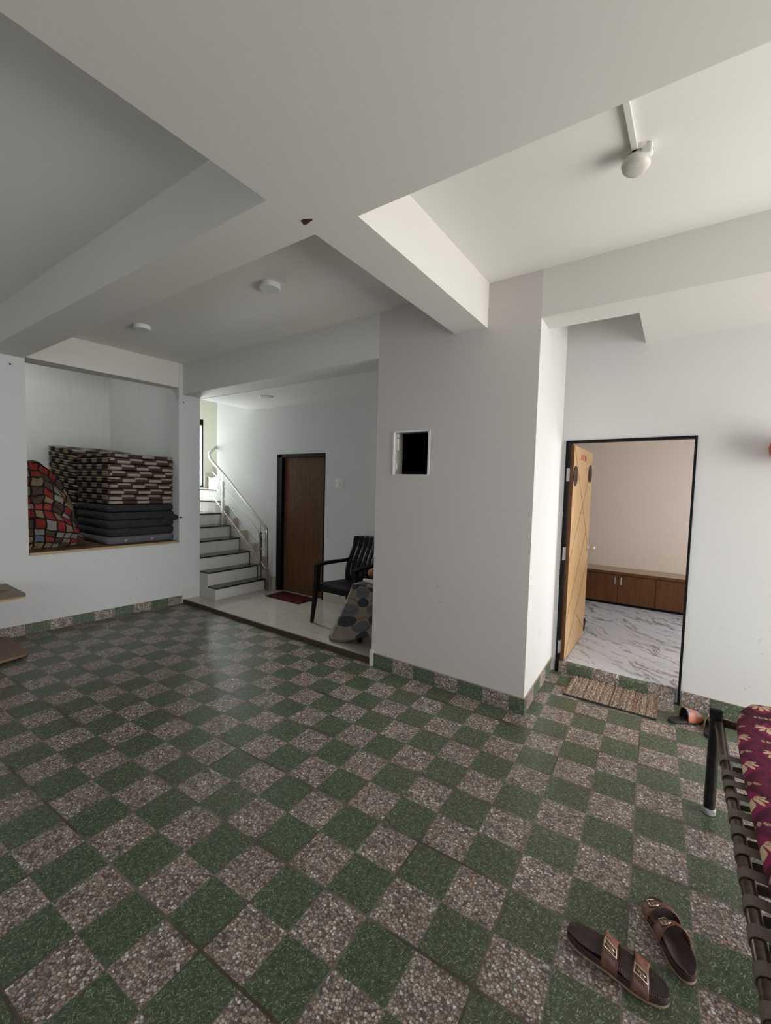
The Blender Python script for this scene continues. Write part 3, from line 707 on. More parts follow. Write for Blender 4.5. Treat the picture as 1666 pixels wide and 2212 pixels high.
GL2 = [((-4.487, 1.873), (-3.811, 1.093)), ((-3.800, 1.812), (-4.586, 1.010)), ((-3.897, 1.200), (-4.586, 0.589)), ((-3.833, 0.765), (-4.48, 0.195)), ((-4.155, 0.455), (-3.955, 0.265))]
for (xa, za), (xb, zb) in GL2:
    xa, xb = max(min(xa, D2[1] - 0.036), D2[0] + 0.077), max(min(xb, D2[1] - 0.036), D2[0] + 0.077)
    pn.bar((xa, dy - 0.0005, za), (xb, dy - 0.0005, zb), 0.004, 0.007, m_groove, upv=(0, 1, 0)) if False else pn.obox(((xa + xb) / 2, dy - 0.0003, (za + zb) / 2), ((xb - xa) / 2, 0, (zb - za) / 2), (0, 0.001, 0), (Vector((xb - xa, 0, zb - za)).normalized().cross(Vector((0, 1, 0)))) * 0.0035, m_groove)
pn.build('door_panel', m_dwood, d2)
lt_ = MB()
for k in range(5): lt_.box(-4.19 + 0.02 * k, -4.178 + 0.02 * k, dy - 0.002, dy, 1.80, 1.835); lt_.box(-4.19 + 0.02 * k, -4.172 + 0.02 * k, dy - 0.002, dy, (1.80, 1.828, 1.814)[k % 3], (1.80, 1.828, 1.814)[k % 3] + 0.006)
lt_.build('red_lettering', m_darkred_text, d2)

# open door
d1 = thing('door_1', (DX0, yD(DX0), 0.09), 'open light wood door swung into the room, with round rosettes and a steel knob', 'door', kind='structure')
f = MB()
def dfr(x0, x1, z0, z1, a=-0.012, b=0.13): f.prism([(x0, yD(x0) + a), (x1, yD(x1) + a), (x1, yD(x1) + b), (x0, yD(x0) + b)], z0, z1)
dfr(DX0 + 0.001, DX0 + 0.03, 0.0, DZ); dfr(DX1 - 0.016, DX1 - 0.001, 0.0, DZ, b=0.06); dfr(DX0 + 0.02, DX1 - 0.012, DZ - 0.020, DZ, b=0.06)
f.build('door_frame', m_black, d1, bevel=0.002)
LX = -0.768
pn = MB().box(LX - 0.034, LX, 3.905, 4.80, 0.10, DZ - 0.035, m_lwood)
def gx(ya, za, yb, zb):
    v = Vector((0, yb - ya, zb - za)).normalized().cross(Vector((1, 0, 0)))
    pn.obox((LX + 0.0003, (ya + yb) / 2, (za + zb) / 2), (0, (yb - ya) / 2, (zb - za) / 2), (0.001, 0, 0), v * 0.0022, m_groove)
gx(3.925, 1.93, 4.79, 0.98); gx(4.79, 1.86, 3.91, 0.95); gx(4.62, 1.17, 3.91, 0.45); gx(4.79, 0.88, 3.91, 0.10); gx(4.35, 0.40, 4.79, 0.15)
pn.box(LX - 0.0342, LX - 0.001, 3.902, 3.9055, 0.10, DZ - 0.035, m_dwood)  # dark strip over the light veneer, paints the leaf's front edge as unlit
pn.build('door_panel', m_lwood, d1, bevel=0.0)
for z in (0.22, 1.03, 1.70):
    MB().box(-0.815, -0.8015, 3.868, 3.904, z - 0.055, z + 0.055).tube([(-0.803, 3.903, z - 0.055), (-0.803, 3.903, z + 0.055)], 0.006, 8).build('hinge', m_hinge, d1)
for (cy_, cz_) in ((3.985, 1.695), (4.68, 1.74)):
    n = 48; vs = []
    rr = [0.083 + 0.004 * abs(math.sin(12 * 2 * PI * k / n)) for k in range(n * 2)]
    m_ = MB(); ring = [(cy_ + rr[k] * math.cos(PI * k / n), cz_ + rr[k] * math.sin(PI * k / n)) for k in range(2 * n)]
    N_ = 2 * n
    m_.add([(LX + 0.001, y, z) for y, z in ring] + [(LX + 0.005, y, z) for y, z in ring], [tuple(range(N_)), tuple(range(N_, 2 * N_))] + [(i, (i + 1) % N_, N_ + (i + 1) % N_, N_ + i) for i in range(N_)])
    m_.build('rosette', m_rosette, d1, origin=(LX, cy_, cz_))
MB().lathe([(0.026, 0), (0.026, 0.004), (0.012, 0.012), (0.010, 0.034), (0.020, 0.042), (0.027, 0.056), (0.026, 0.068), (0.016, 0.078), (0.001, 0.080)], (LX, 4.735, 1.0), (1, 0, 0), 28).build('door_knob', m_chrome, d1, smooth=True)
lt_ = MB(); ly = 4.20
for k in range(6):
    a = ly + k * 0.045
    lt_.box(LX + 0.0005, LX + 0.002, a, a + 0.008, 1.845, 1.895)
    for zz in ((1.845, 1.887), (1.866, 1.887), (1.845, 1.866), (1.887,), (1.845, 1.866, 1.887), (1.866,))[k]: lt_.box(LX + 0.0005, LX + 0.002, a, a + 0.032, zz, zz + 0.008)
    if k % 2 == 0: lt_.box(LX + 0.0005, LX + 0.002, a + 0.026, a + 0.034, 1.845, 1.895)
lt_.build('red_lettering', m_redtext, d1)
MB().tube([(LX + 0.004, 4.79, 0.16), (LX + 0.012, 4.79, 0.24)], 0.006, 8).box(LX, LX + 0.01, 4.77, 4.80, 0.13, 0.26).build('door_stopper', m_sole, d1)

# vent
w2_ = thing('window_2', (-1.815, yA(-1.815), vz0), 'small open vent in the bay wall with white rim and louvre clips', 'window', kind='structure')
m_ = MB(); a0 = yA(-1.815) - 0.006; t_ = 0.012
for (x0, x1, z0, z1) in ((vx0 - 0.004, vx0 + 0.010, vz0, vz1), (vx1 - 0.014, vx1 + 0.004, vz0, vz1), (vx0, vx1, vz1 - 0.010, vz1 + 0.004), (vx0, vx1, vz0 - 0.006, vz0 + 0.004)):
    m_.box(x0, x1, a0, a0 + 0.03, z0, z1)
m_.build('vent_rim', m_white_pl, w2_, bevel=0.002)
m_ = MB()
for x0, z0, h, w in ((vx0 + 0.010, 1.965, 0.03, 0.03), (vx0 + 0.010, 1.86, 0.095, 0.032), (vx0 + 0.010, 1.70, 0.05, 0.020), (vx0 + 0.01, 1.765, 0.07, 0.008)):
    m_.box(x0, x0 + w, a0 + 0.015, a0 + 0.03, z0, z0 + h)
m_.build('louvre_clip', m_warm_pl, w2_, bevel=0.006)
# ------------------------------------------------------------------ ceiling fixtures
def ceil_light(x, y, z, r, h, label):
    t = thing('ceiling_light', (x, y, z), label, 'light', 'round white ceiling lights')
    MB().lathe([(r * 0.97, 0), (r, -0.004), (r, -h * 0.8), (r * 0.94, -h)], (x, y, z), (0, 0, 1), 40).build('lamp_body', m_white_pl, t, smooth=False)
    MB().lathe([(r * 0.93, -h + 0.001), (r * 0.9, -h - 0.002), (0.001, -h - 0.003)], (x, y, z), (0, 0, 1), 40).build('diffuser', m_diff, t)
ceil_light(-2.561, 2.16, ZC, 0.078, 0.035, 'round white ceiling light nearest the crossing of the beams')
ceil_light(-4.279, 2.095, ZC, 0.078, 0.035, 'round white ceiling light nearest the alcove')
ceil_light(-4.316, 3.60, 2.632, 0.085, 0.006, 'flat pale ceiling light in front of the brown door')

cas = MB().prism([(-0.272, 1.4765), (-0.248, 1.4765), (-0.232, 2.15), (-0.256, 2.15)], ZC - 0.018, ZC)
tag(cas.build('cable_casing', m_casing, bevel=0.002), 'straight white cable casing leading from the slab to the bulb holder', 'cable casing')
bh = thing('bulb_holder', (-0.235, 2.16, ZC), 'aged white round lamp holder on the ceiling at the end of a casing', 'lamp holder')
MB().lathe([(0.052, 0), (0.052, -0.012), (0.044, -0.018)], (-0.238, 2.165, ZC), (0, 0, 1), 36).build('mounting_plate', m_warm_pl, bh)
MB().lathe([(0.030, 0.0), (0.034, -0.02), (0.050, -0.034), (0.056, -0.046), (0.050, -0.060), (0.030, -0.068), (0.001, -0.070)], (-0.236, 2.160, ZC - 0.018), (0.10, 0.22, 1), 36).build('holder_cap', m_warm_pl, bh, smooth=True)
MB().box(-0.222, -0.180, 2.125, 2.165, ZC - 0.045, ZC - 0.002).build('junction_block', m_white_pl, bh, bevel=0.008)
MB().lathe([(0.005, 0), (0.005, 0.0012)], (-0.1795, 2.145, ZC - 0.024), (1, 0, 0), 14).build('screw_hole', m_dark_in, bh)

rh = MB()
pts = []
for k in range(18):
    a = 2 * PI * k / 18; r_ = 0.020 * (1 + 0.25 * math.sin(3 * a + 1)); pts.append((-1.409 + 1.35 * r_ * math.cos(a), 1.385 + 0.75 * r_ * math.sin(a)))
rh.prism(pts, ZB - 0.0015, ZB - 0.0003)
tag(rh.build('rusty_hole', m_rust), 'small rusty brown hole in the underside of the beam crossing', 'hole')
for i, (y_, z_, l_) in enumerate(((1.38, 2.62, 'small dark nail hole high on the wall left of the alcove'), (3.04, 2.545, 'small dark nail hole high on the wall right of the alcove'))):
    tag(MB().lathe([(0.008, -0.01), (0.008, 0.006), (0.004, 0.008)], (xL(y_), y_, z_), (1, 0, 0), 12).build('wall_nail', m_black), l_, 'nail')

# ------------------------------------------------------------------ wall fittings
sw = thing('light_switch', (-3.55, YBK, 1.58), 'small white light switch plate right of the brown door', 'switch')
MB().box(-3.608, -3.500, YBK - 0.010, YBK, 1.525, 1.632).build('switch_plate', m_white_pl, sw, bevel=0.004)
MB().box(-3.567, -3.542, YBK - 0.016, YBK - 0.009, 1.553, 1.604).build('rocker', m_casing, sw, bevel=0.003)

bx = yD(0.5) - 0.11
ro = thing('red_ornament', (0.54, bx, 1.87), 'glossy red rounded ornament on the white wall at the right edge', 'ornament')
MB().lathe([(0.001, -0.105), (0.04, -0.095), (0.075, -0.065), (0.095, -0.025), (0.098, 0.01), (0.085, 0.05), (0.06, 0.08), (0.025, 0.1), (0.001, 0.103)], (0.534, bx, 1.865), (0, 0, 1), 36).build('red_ball', m_red_ball, ro, smooth=True)
MB().tube([(0.534, bx, 1.96), (0.534, bx + 0.03, 2.03), (0.534, yD(0.534), 2.05)], 0.003, 8).build('hanging_cord', m_white_pl, ro)

# ------------------------------------------------------------------ bedroom cabinet
cb = thing('low_cabinet', (-0.4, 6.3, 0.09), 'long low brown wooden cabinet with pale top in the far room', 'cabinet')
MB().box(-2.5, 1.85, 6.33, 6.70, 0.13, 0.50).box(-2.5, 1.85, 6.36, 6.69, 0.09, 0.13).build('cabinet_body', m_cab, cb)
MB().box(-2.5, 1.85, 6.335, 6.36, 0.09, 0.125).build('plinth', m_black, cb)
MB().box(-2.52, 1.87, 6.30, 6.70, 0.50, 0.535, m_cabtop).box(-2.52, 1.87, 6.296, 6.301, 0.498, 0.534, m_cab).build('cabinet_top', m_cabtop, cb)
xs = [-1.88, -1.255, -0.63, -0.212, 0.206, 0.83, 1.45]
for i in range(6):
    x0, x1 = xs[i], xs[i + 1]
    g = 0.003 if i != 2 else 0.003
    dd = MB().box(x0 + g, x1 - g, 6.312, 6.33, 0.125, 0.492).build('cabinet_door', m_cab, cb, bevel=0.002)
    if i in (1, 2):
        hx = x1 - 0.035 if i == 1 else x0 + 0.035
        MB().tube([(hx, 6.312, 0.375), (hx, 6.292, 0.375), (hx, 6.292, 0.462), (hx, 6.312, 0.462)], 0.006, 10).build('handle', m_chrome, dd)

# ------------------------------------------------------------------ alcove bedding
def pad(name, x0, x1, y0, y1, z0, z1, mat, bulge=0.012, seam=True, jit=0.004, tilt=0.0):
    """soft rectangular pad: rounded sides with a welt line round the middle"""
    nu = 26; m_ = MB(); h = z1 - z0; hw = (x1 - x0) / 2; hd = (y1 - y0) / 2; cx_, cy_ = (x0 + x1) / 2, (y0 + y1) / 2
    prof = [(-0.93, 0.0), (-1.0 + 0.0, 0.12), (-1.0, 0.30), (-0.996, 0.46), (-0.985, 0.5), (-0.996, 0.54), (-1.0, 0.70), (-1.0, 0.88), (-0.93, 1.0)]
    per = []
    n = 10
    for sx, sy in ((1, -1), (1, 1), (-1, 1), (-1, -1)):
        pass
    corners = [(1, -1), (1, 1), (-1, 1), (-1, -1)]
    for k in range(4):
        a, b = corners[k], corners[(k + 1) % 4]
        for i in range(n): t = i / n; per.append((a[0] + (b[0] - a[0]) * t, a[1] + (b[1] - a[1]) * t))
    P = len(per); sd = random.random() * 50
    inset = [0.030, 0.008, 0.0, 0.004, 0.014, 0.004, 0.0, 0.008, 0.030]
    zz = [0.0, 0.10, 0.28, 0.44, 0.5, 0.56, 0.72, 0.90, 1.0]
    if not seam: inset = [0.02, 0.006, 0, -0.004, -0.006, -0.004, 0, 0.006, 0.02]
    vs = []
    for ins, z in zip(inset, zz):
        for (a, b) in per:
            cut = 0.010 if abs(a) == 1 and abs(b) == 1 else 0
            nz = noise.noise(Vector((a * 3 + sd, b * 3, z * 1.5))) * jit
            X_ = cx_ + a * (hw - ins - cut) + nz; Y_ = cy_ + b * (hd - ins - cut) + nz
            tz = tilt * (x1 - X_) / (x1 - x0)
            vs.append((X_, Y_, z0 + h * z + nz * 0.5 + tz))
    R = len(inset); fs = []
    for r_ in range(R - 1):
        for k in range(P): fs.append((r_ * P + k, r_ * P + (k + 1) % P, (r_ + 1) * P + (k + 1) % P, (r_ + 1) * P + k))
    fs += [tuple(reversed(range(P))), tuple(range((R - 1) * P, R * P))]
    m_.add(vs, fs)
    return m_.build(name, mat, origin=(cx_, cy_, z0), smooth=True)
FX = -5.335; SB = -6.20
o = pad('grey_mattress', SB + 0.05, FX + 0.01, 2.22, 3.0, 0.812, 0.898, m_star, seam=False)
tag(o, 'thin grey mattress with white stars at the very bottom of the front pile', 'mattress')
zs = [0.902, 0.995, 1.092, 1.185, 1.274]
nm = ['lowest', 'second lowest', 'third from the bottom', 'topmost']
for k in range(4):
    o = pad('charcoal_mattress', SB + random.uniform(-.02, .02), FX + random.uniform(-0.01, 0.02) + (0.02 if k == 2 else 0), 2.225, 3.005, zs[k] + 0.002, zs[k + 1] - 0.004, m_charcoal, jit=0.014, seam=False)
    if k == 2:
        m_ = MB().tube([(-5.37, 2.90, 1.10), (-5.30, 2.955, 1.104), (-5.235, 2.99, 1.106), (-5.18, 3.016, 1.104)], [0.055, 0.044, 0.022, 0.003], 8)
        m_.build('cloth_corner', m_charcoal, o)
    tag(o, 'plain charcoal mattress, %s of the four charcoal ones' % nm[k], 'mattress', 'charcoal mattresses in the alcove')
ordn = ['topmost', 'second from the top', 'third from the top', 'fourth from the top', 'fifth from the top', 'sixth from the top', 'seventh from the top', 'eighth from the top', 'ninth from the top', 'tenth from the top', 'lowest']
zt = [1.862, 1.815, 1.742, 1.668, 1.594, 1.527, 1.458, 1.389, 1.321, 1.276]
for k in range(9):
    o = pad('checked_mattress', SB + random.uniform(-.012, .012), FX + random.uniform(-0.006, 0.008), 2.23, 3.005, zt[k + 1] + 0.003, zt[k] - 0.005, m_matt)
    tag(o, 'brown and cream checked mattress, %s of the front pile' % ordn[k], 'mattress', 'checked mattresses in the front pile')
n_b = 10; z0 = 1.275; hh = (1.925 - 0.812) / 15
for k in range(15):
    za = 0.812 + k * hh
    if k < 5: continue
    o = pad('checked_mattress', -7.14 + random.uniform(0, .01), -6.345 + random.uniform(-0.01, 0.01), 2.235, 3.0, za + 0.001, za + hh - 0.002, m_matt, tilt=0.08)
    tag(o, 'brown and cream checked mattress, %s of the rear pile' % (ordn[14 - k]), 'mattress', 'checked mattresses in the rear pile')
o = pad('charcoal_mattress', -7.14, -6.345, 2.235, 3.0, 0.812, 0.812 + 5 * hh - 0.002, m_charcoal, jit=0.02, seam=False, tilt=0.08)
tag(o, 'plain dark mattress under the rear pile, behind the quilt bundle', 'mattress')

# multicoloured quilt bundle slumped against the alcove side
qb = MB()
def qf(u, v):
    y = 1.50 + u * (0.525 + 0.05 * math.sin(v * 4.2 + 0.3) * (1 - v))
    top = 1.735 - 0.02 * math.sin(u * 9)
    if u > 0.30: top -= (u - 0.30) * 0.62
    if u > 0.82: top -= (u - 0.82) * 1.3
    z = 0.812 + (top - 0.812) * v
    P3 = Vector((u * 3.5, v * 5, 1.0))
    fold = 0.035 * (abs(noise.noise(Vector((u * 3 + v * 4, v * 6 - u * 3, 3.0)))) * 2) ** 0.7
    dep = 0.15 * math.sin(min(1, v * 1.1) * PI) ** 0.7 * math.sin(min(1, u * 0.95 + 0.14) * PI) ** 0.6
    x = -5.52 + dep + 0.05 * noise.noise(P3) + 0.02 * noise.noise(Vector((u * 12, v * 13, 4.0))) - fold
    x -= 0.10 * max(0, v - 0.7) + 0.30 * max(0, u - 0.8)
    return (x, y + (0.02 * noise.noise(Vector((u * 4, v * 9, 9.0))) + 0.03 * noise.noise(Vector((7.0, v * 5, 2.0)))) * u, z)
def qback(u, v):
    x, y, z = qf(u, v); return (x - 0.42 - 0.1 * (1 - v), y, z)
qb.grid(qf, 30, 44, uvfn=lambda u, v: (u * 0.52, v * 0.92))
qb.grid(qback, 30, 44, uvfn=lambda u, v: (u * 0.52, v * 0.92))
def qtop(u, v):
    a = Vector(qf(u, 1)); b = Vector(qback(u, 1)); p = a.lerp(b, v); p.z += 0.02 * math.sin(v * PI); return p
def qside(u, v):
    a = Vector(qf(1, u)); b = Vector(qback(1, u)); p = a.lerp(b, v); p.y += 0.02 * math.sin(v * PI) * u; return p
qb.grid(qtop, 30, 8, uvfn=lambda u, v: (u * 0.52, 0.92 + v * 0.45)); qb.grid(qside, 44, 8, uvfn=lambda u, v: (0.52 + v * 0.45, u * 0.92))
o = qb.build('quilt_bundle', m_quiltc, origin=(-5.7, 1.74, 0.812), smooth=True)
tag(o, 'crumpled quilt bundle in red, white and beige checks, left in the alcove', 'quilt')

# ------------------------------------------------------------------ wooden stand at the left edge
ws = thing('wooden_stand', (-4.95, 0.93, 0), 'low brown wooden stand with a plate top and base at the left edge', 'stand')
def plate(z0, z1, dx=0.0):
    P = [(-5.24, 0.58), (-4.56 + dx, 0.58)] + [(-4.60 + dx + 0.0 + 0.0, 1.16)] + [(-4.615 + dx, 1.225), (-4.628 + dx, 1.262), (-4.66 + dx, 1.285), (-4.72 + dx, 1.292)] + [(-5.24, 1.30)]
    return P
MB().prism(plate(0, 0), 0.536, 0.546, m_board).prism(plate(0, 0), 0.522, 0.536, m_edge).build('table_top', m_board, ws)
MB().prism(plate(0, 0, 0.02), 0.012, 0.035, m_board).build('base_plate', m_board, ws, bevel=0.003)
MB().box(-5.1, -4.72, 0.64, 1.118, 0.035, 0.522).build('centre_panel', m_redwood, ws, bevel=0.002)
MB().box(-5.24, -4.93, 0.6, 1.235, 0.546, 0.558).build('raised_board', m_board, ws, bevel=0.003)
for x_, y_ in ((-5.15, 0.66), (-4.68, 0.66), (-5.15, 1.2), (-4.7, 1.2)): MB().lathe([(0.02, 0), (0.02, 0.012)], (x_, y_, 0.0), n=16).build('foot', m_rubber, ws)

# ------------------------------------------------------------------ plastic chair
ch = thing('plastic_chair', (-2.95, 3.62, ZP), 'black plastic armchair with slatted back on the marble platform', 'chair')
cx0, cx1, yf, yb = -3.22, -2.70, 3.41, 3.86
zs_ = 0.50
def seat(u, v):
    x = cx0 + 0.025 + u * (cx1 - cx0 - 0.05); y = yf + 0.0 + v * (yb - yf - 0.01) - 0.03 * math.sin(u * PI) * (1 - v)
    z = zs_ - 0.03 * math.sin(u * PI) * math.sin(min(1, v * 1.1 + 0.05) * PI) - 0.035 * v - 0.028 * max(0, 1 - v * 9)
    return (x, y, z)
s_ = MB().grid(seat, 24, 20); s_.build('seat', m_plastic_black, ch, smooth=True, solid=0.012)
ap = MB()
def apron_f(u, v):
    x, y, z = seat(u, 0); return (x, y + 0.004 * v, z - v * (0.065 - 0.02 * math.sin(u * PI)))
ap.grid(apron_f, 24, 3)
for uu in (0, 1):
    ap.grid(lambda u, v, uu=uu: (seat(uu, u)[0], seat(uu, u)[1], seat(uu, u)[2] - v * 0.06), 12, 3)
ap.build('seat_apron', m_plastic_black, ch, smooth=True, solid=0.010)
def backp(s, t):
    """s: -1..1 across, t: 0..1 up"""
    w = 0.252 - 0.016 * t - 0.014 * math.sin(t * PI)
    y = 3.83 + 0.035 + 0.13 * t - 0.05 * math.sin(min(1, t * 1.25) * PI) + 0.035 * (1 - s * s) * (0.4 + 0.6 * t)
    return (-2.955 + s * w, y, 0.46 + t * 0.515 - 0.012 * s * s * t)
bk_ = MB(); nS = 7
edges = [-1 + 2 * k / nS for k in range(nS + 1)]
for k in range(nS):
    a, b = edges[k] + (0.0 if k == 0 else 0.022), edges[k + 1] - (0.0 if k == nS - 1 else 0.022)
    bk_.grid(lambda u, v, a=a, b=b: backp(a + (b - a) * u, v), 3, 24)
for (t0, t1) in ((0.88, 1.0), (0.0, 0.12), (0.40, 0.45)):
    bk_.grid(lambda u, v, t0=t0, t1=t1: Vector(backp(-1 + 2 * u, t0 + (t1 - t0) * v)) + Vector((0, 0.002, 0)), 24, 3)
bk_.build('backrest', m_plastic_black, ch, smooth=True, solid=0.012)
for sgn, xf in ((-1, cx0), (1, cx1)):
    # front leg with arm post in one, rear leg
    fo = 0.03 * sgn
    lg = MB().prism([(0, 0)] * 0 or [(xf - 0.02, yf - 0.02), (xf + 0.02, yf - 0.02), (xf + 0.02, yf + 0.03), (xf - 0.02, yf + 0.03)], 0.68, 0.69)
    lg = MB()
    def ring(c, w, d): return [(c[0] - w, c[1] - d, c[2]), (c[0] + w, c[1] - d, c[2]), (c[0] + w, c[1] + d, c[2]), (c[0] - w, c[1] + d, c[2])]
    pts = [((xf + fo * 1.9, yf - 0.015, ZP), 0.016, 0.016), ((xf + fo * 0.6, yf, 0.42), 0.022, 0.026), ((xf + fo * 0.3, yf, 0.50), 0.022, 0.028), ((xf, yf + 0.0, 0.70), 0.024, 0.030)]
    vs = [p for c, w, d in pts for p in ring(c, w, d)]; fs = [(3, 2, 1, 0), (12, 13, 14, 15)]
    for i in range(3):
        for k in range(4): fs.append((i * 4 + k, i * 4 + (k + 1) % 4, i * 4 + 4 + (k + 1) % 4, i * 4 + 4 + k))
    lg.add(vs, fs).build('leg', m_plastic_black, ch, bevel=0.006)
    rb = Vector((-2.955 + sgn * 0.20, 3.87, 0.44))
    pts = [((rb.x + sgn * 0.035, 3.96, ZP), 0.015, 0.018), ((rb.x, 3.86, 0.30), 0.026, 0.03), ((rb.x, 3.84, 0.46), 0.034, 0.026)]
    vs = [p for c, w, d in pts for p in ring(c, w, d)]; fs = [(3, 2, 1, 0), (8, 9, 10, 11)]
    for i in range(2):
        for k in range(4): fs.append((i * 4 + k, i * 4 + (k + 1) % 4, i * 4 + 4 + (k + 1) % 4, i * 4 + 4 + k))
    MB().add(vs, fs).build('leg', m_plastic_black, ch, bevel=0.006)
    be = backp(sgn * 1.0, 0.45)
    arm = MB(); path = [(xf, yf - 0.025, 0.695), (xf, yf + 0.10, 0.708), (xf - sgn * 0.005, yf + 0.28, 0.706), (xf - sgn * 0.012, yf + 0.37, 0.702), (be[0] + sgn * 0.004, be[1] - 0.02, 0.704), (be[0] - sgn * 0.012, be[1] + 0.005, 0.715)]
    wd = [0.026, 0.030, 0.028, 0.024, 0.018, 0.010]; vs = []
    for (x, y, z), w in zip(path, wd): vs += [(x - w, y, z - 0.026), (x + w, y, z - 0.026), (x + w, y, z + 0.010), (x - w, y, z + 0.010)]
    fs = [(3, 2, 1, 0), (20, 21, 22, 23)]
    for i in range(5):
        for k in range(4): fs.append((i * 4 + k, i * 4 + (k + 1) % 4, i * 4 + 4 + (k + 1) % 4, i * 4 + 4 + k))
    arm.add(vs, fs).build('armrest', m_plastic_black, ch, bevel=0.006)

# ------------------------------------------------------------------ small table under a cloth behind the bay corner
tb = thing('side_table', (-2.36, 3.42, ZP), 'small table hidden under a dotted cloth behind the bay corner', 'table')
MB().box(-2.53, -2.18, 3.22, 3.66, 0.60, 0.622).build('table_top', m_board, tb, bevel=0.003)
for x_, y_ in ((-2.50, 3.25), (-2.21, 3.25), (-2.50, 3.63), (-2.21, 3.63)): MB().box(x_ - 0.015, x_ + 0.015, y_ - 0.015, y_ + 0.015, ZP, 0.60).build('leg', m_tube, tb)
tc = MB()
x0, x1, y0, y1, zt_ = -2.54, -2.175, 3.20, 3.67, 0.627
path = []; Lw = 0
def cpath(s):
    """perimeter of the cloth rim: left side back->front, front side left->right"""
    La = y1 - y0; Lb = x1 - x0; tot = La + Lb; d = s * tot
    if d < La: return (x0, y1 - d), (-1, 0), d
    d2_ = d - La; return (x0 + d2_, y0), (0, -1), d
def cf(u, v):
    (px_, py_), (nx, ny), d = cpath(u); La = y1 - y0
    k = math.exp(-((d - La) / 0.10) ** 2)
    nx2, ny2 = nx, ny
    if k > 0.02: nx2, ny2 = (nx - 0.8 * k) if ny else nx, (ny - 0.5 * k) if nx else ny
    hem = ZP + 0.012 + (0.09 * max(0, math.sin((d - La - 0.05) * 11)) if d > La + 0.05 else 0) + (0.10 if d < La - 0.25 else 0)
    z = zt_ - v * (zt_ - hem)
    fl_ = 0.02 + 0.045 * v + 0.21 * k * v ** 1.2 + 0.014 * math.sin(d * 44) * v
    edge_ = 0.012 * (1 - v) ** 6
    return (px_ + nx2 * fl_ * 0.9, py_ + ny2 * fl_ * 0.42, z - edge_)
tc.grid(cf, 64, 30, uvfn=lambda u, v: (u * 0.84, v * 0.58))
tc.grid(lambda u, v: (x0 - 0.02 + u * (x1 - x0 + 0.02), y0 - 0.008 + v * (y1 - y0), zt_ + 0.001 - 0.010 * (1 if u == 0 or v == 0 else 0)), 10, 10, uvfn=lambda u, v: (u * 0.36, -v * 0.46))
o = tc.build('tablecloth', m_tcloth, origin=(-2.36, 3.42, zt_), smooth=True, solid=0.004)
tag(o, 'beige and grey tablecloth with charcoal dots draped to the floor behind the bay corner', 'tablecloth')
m_ = MB()
m_.grid(lambda u, v: (-2.46 + 0.10 * math.cos(2 * PI * u) * math.sin(PI * v) * (1 + 0.15 * math.sin(6 * u * PI)), 3.44 + 0.07 * math.sin(2 * PI * u) * math.sin(PI * v), 0.705 - 0.055 * math.cos(PI * v) + 0.012 * math.sin(9 * u)), 26, 16)
tag(m_.build('cloth_bag', m_orange, origin=(-2.46, 3.44, 0.65), smooth=True), 'orange brown crumpled bag on the dotted tablecloth', 'bag')
m_ = MB().tube([(-2.50, 3.30, 0.650), (-2.40, 3.28, 0.652), (-2.28, 3.27, 0.65)], [0.018, 0.022, 0.02], 14)
tag(m_.build('rolled_cloth', m_white_cloth, origin=(-2.42, 3.29, 0.63), smooth=True, bevel=0.004), 'small rolled white cloth beside the orange brown bag', 'cloth')

# ------------------------------------------------------------------ mats
tag(MB().prism([(-4.535, 3.80), (-3.91, 3.80), (-3.90, 4.125), (-4.54, 4.125)], ZP, ZP + 0.012).build('door_mat', m_redmat, origin=(-4.22, 3.96, ZP), bevel=0.004), 'dark red door mat in front of the brown door', 'mat')
rg = MB()
def rgf(u, v):
    x = -0.672 + 0.607 * u; y = 3.462 + (3.845 - 3.462) * v
    e = 0.004 * noise.noise(Vector((u * 60, v * 30, 0)))
    y -= 0.055 * u * 0
    zz = 0.012 + 0.006 * abs(math.sin(u * 46)) + 0.011 * noise.noise(Vector((u * 62, v * 38, 2)))
    if abs(u - 0.515) < 0.012: zz = 0.006
    if u in (0, 1) or v in (0, 1): zz = 0.003
    return (x + e, y + 0.005 * noise.noise(Vector((u * 40, v * 9, 5))), zz)
rg.grid(rgf, 240, 130)
rg.grid(lambda u, v: (-0.672 + 0.607 * u, 3.462 + 0.383 * v, 0.0), 2, 2)
rug = thing('striped_rug', (-0.37, 3.65, 0), 'shaggy brown and cream striped mat on the floor before the open door', 'mat')
rg.build('pile', m_rug, rug, smooth=True)
MB().box(-0.676, -0.062, 3.452, 3.467, 0.0, 0.010).build('dark_binding', m_rubber, rug, bevel=0.003)

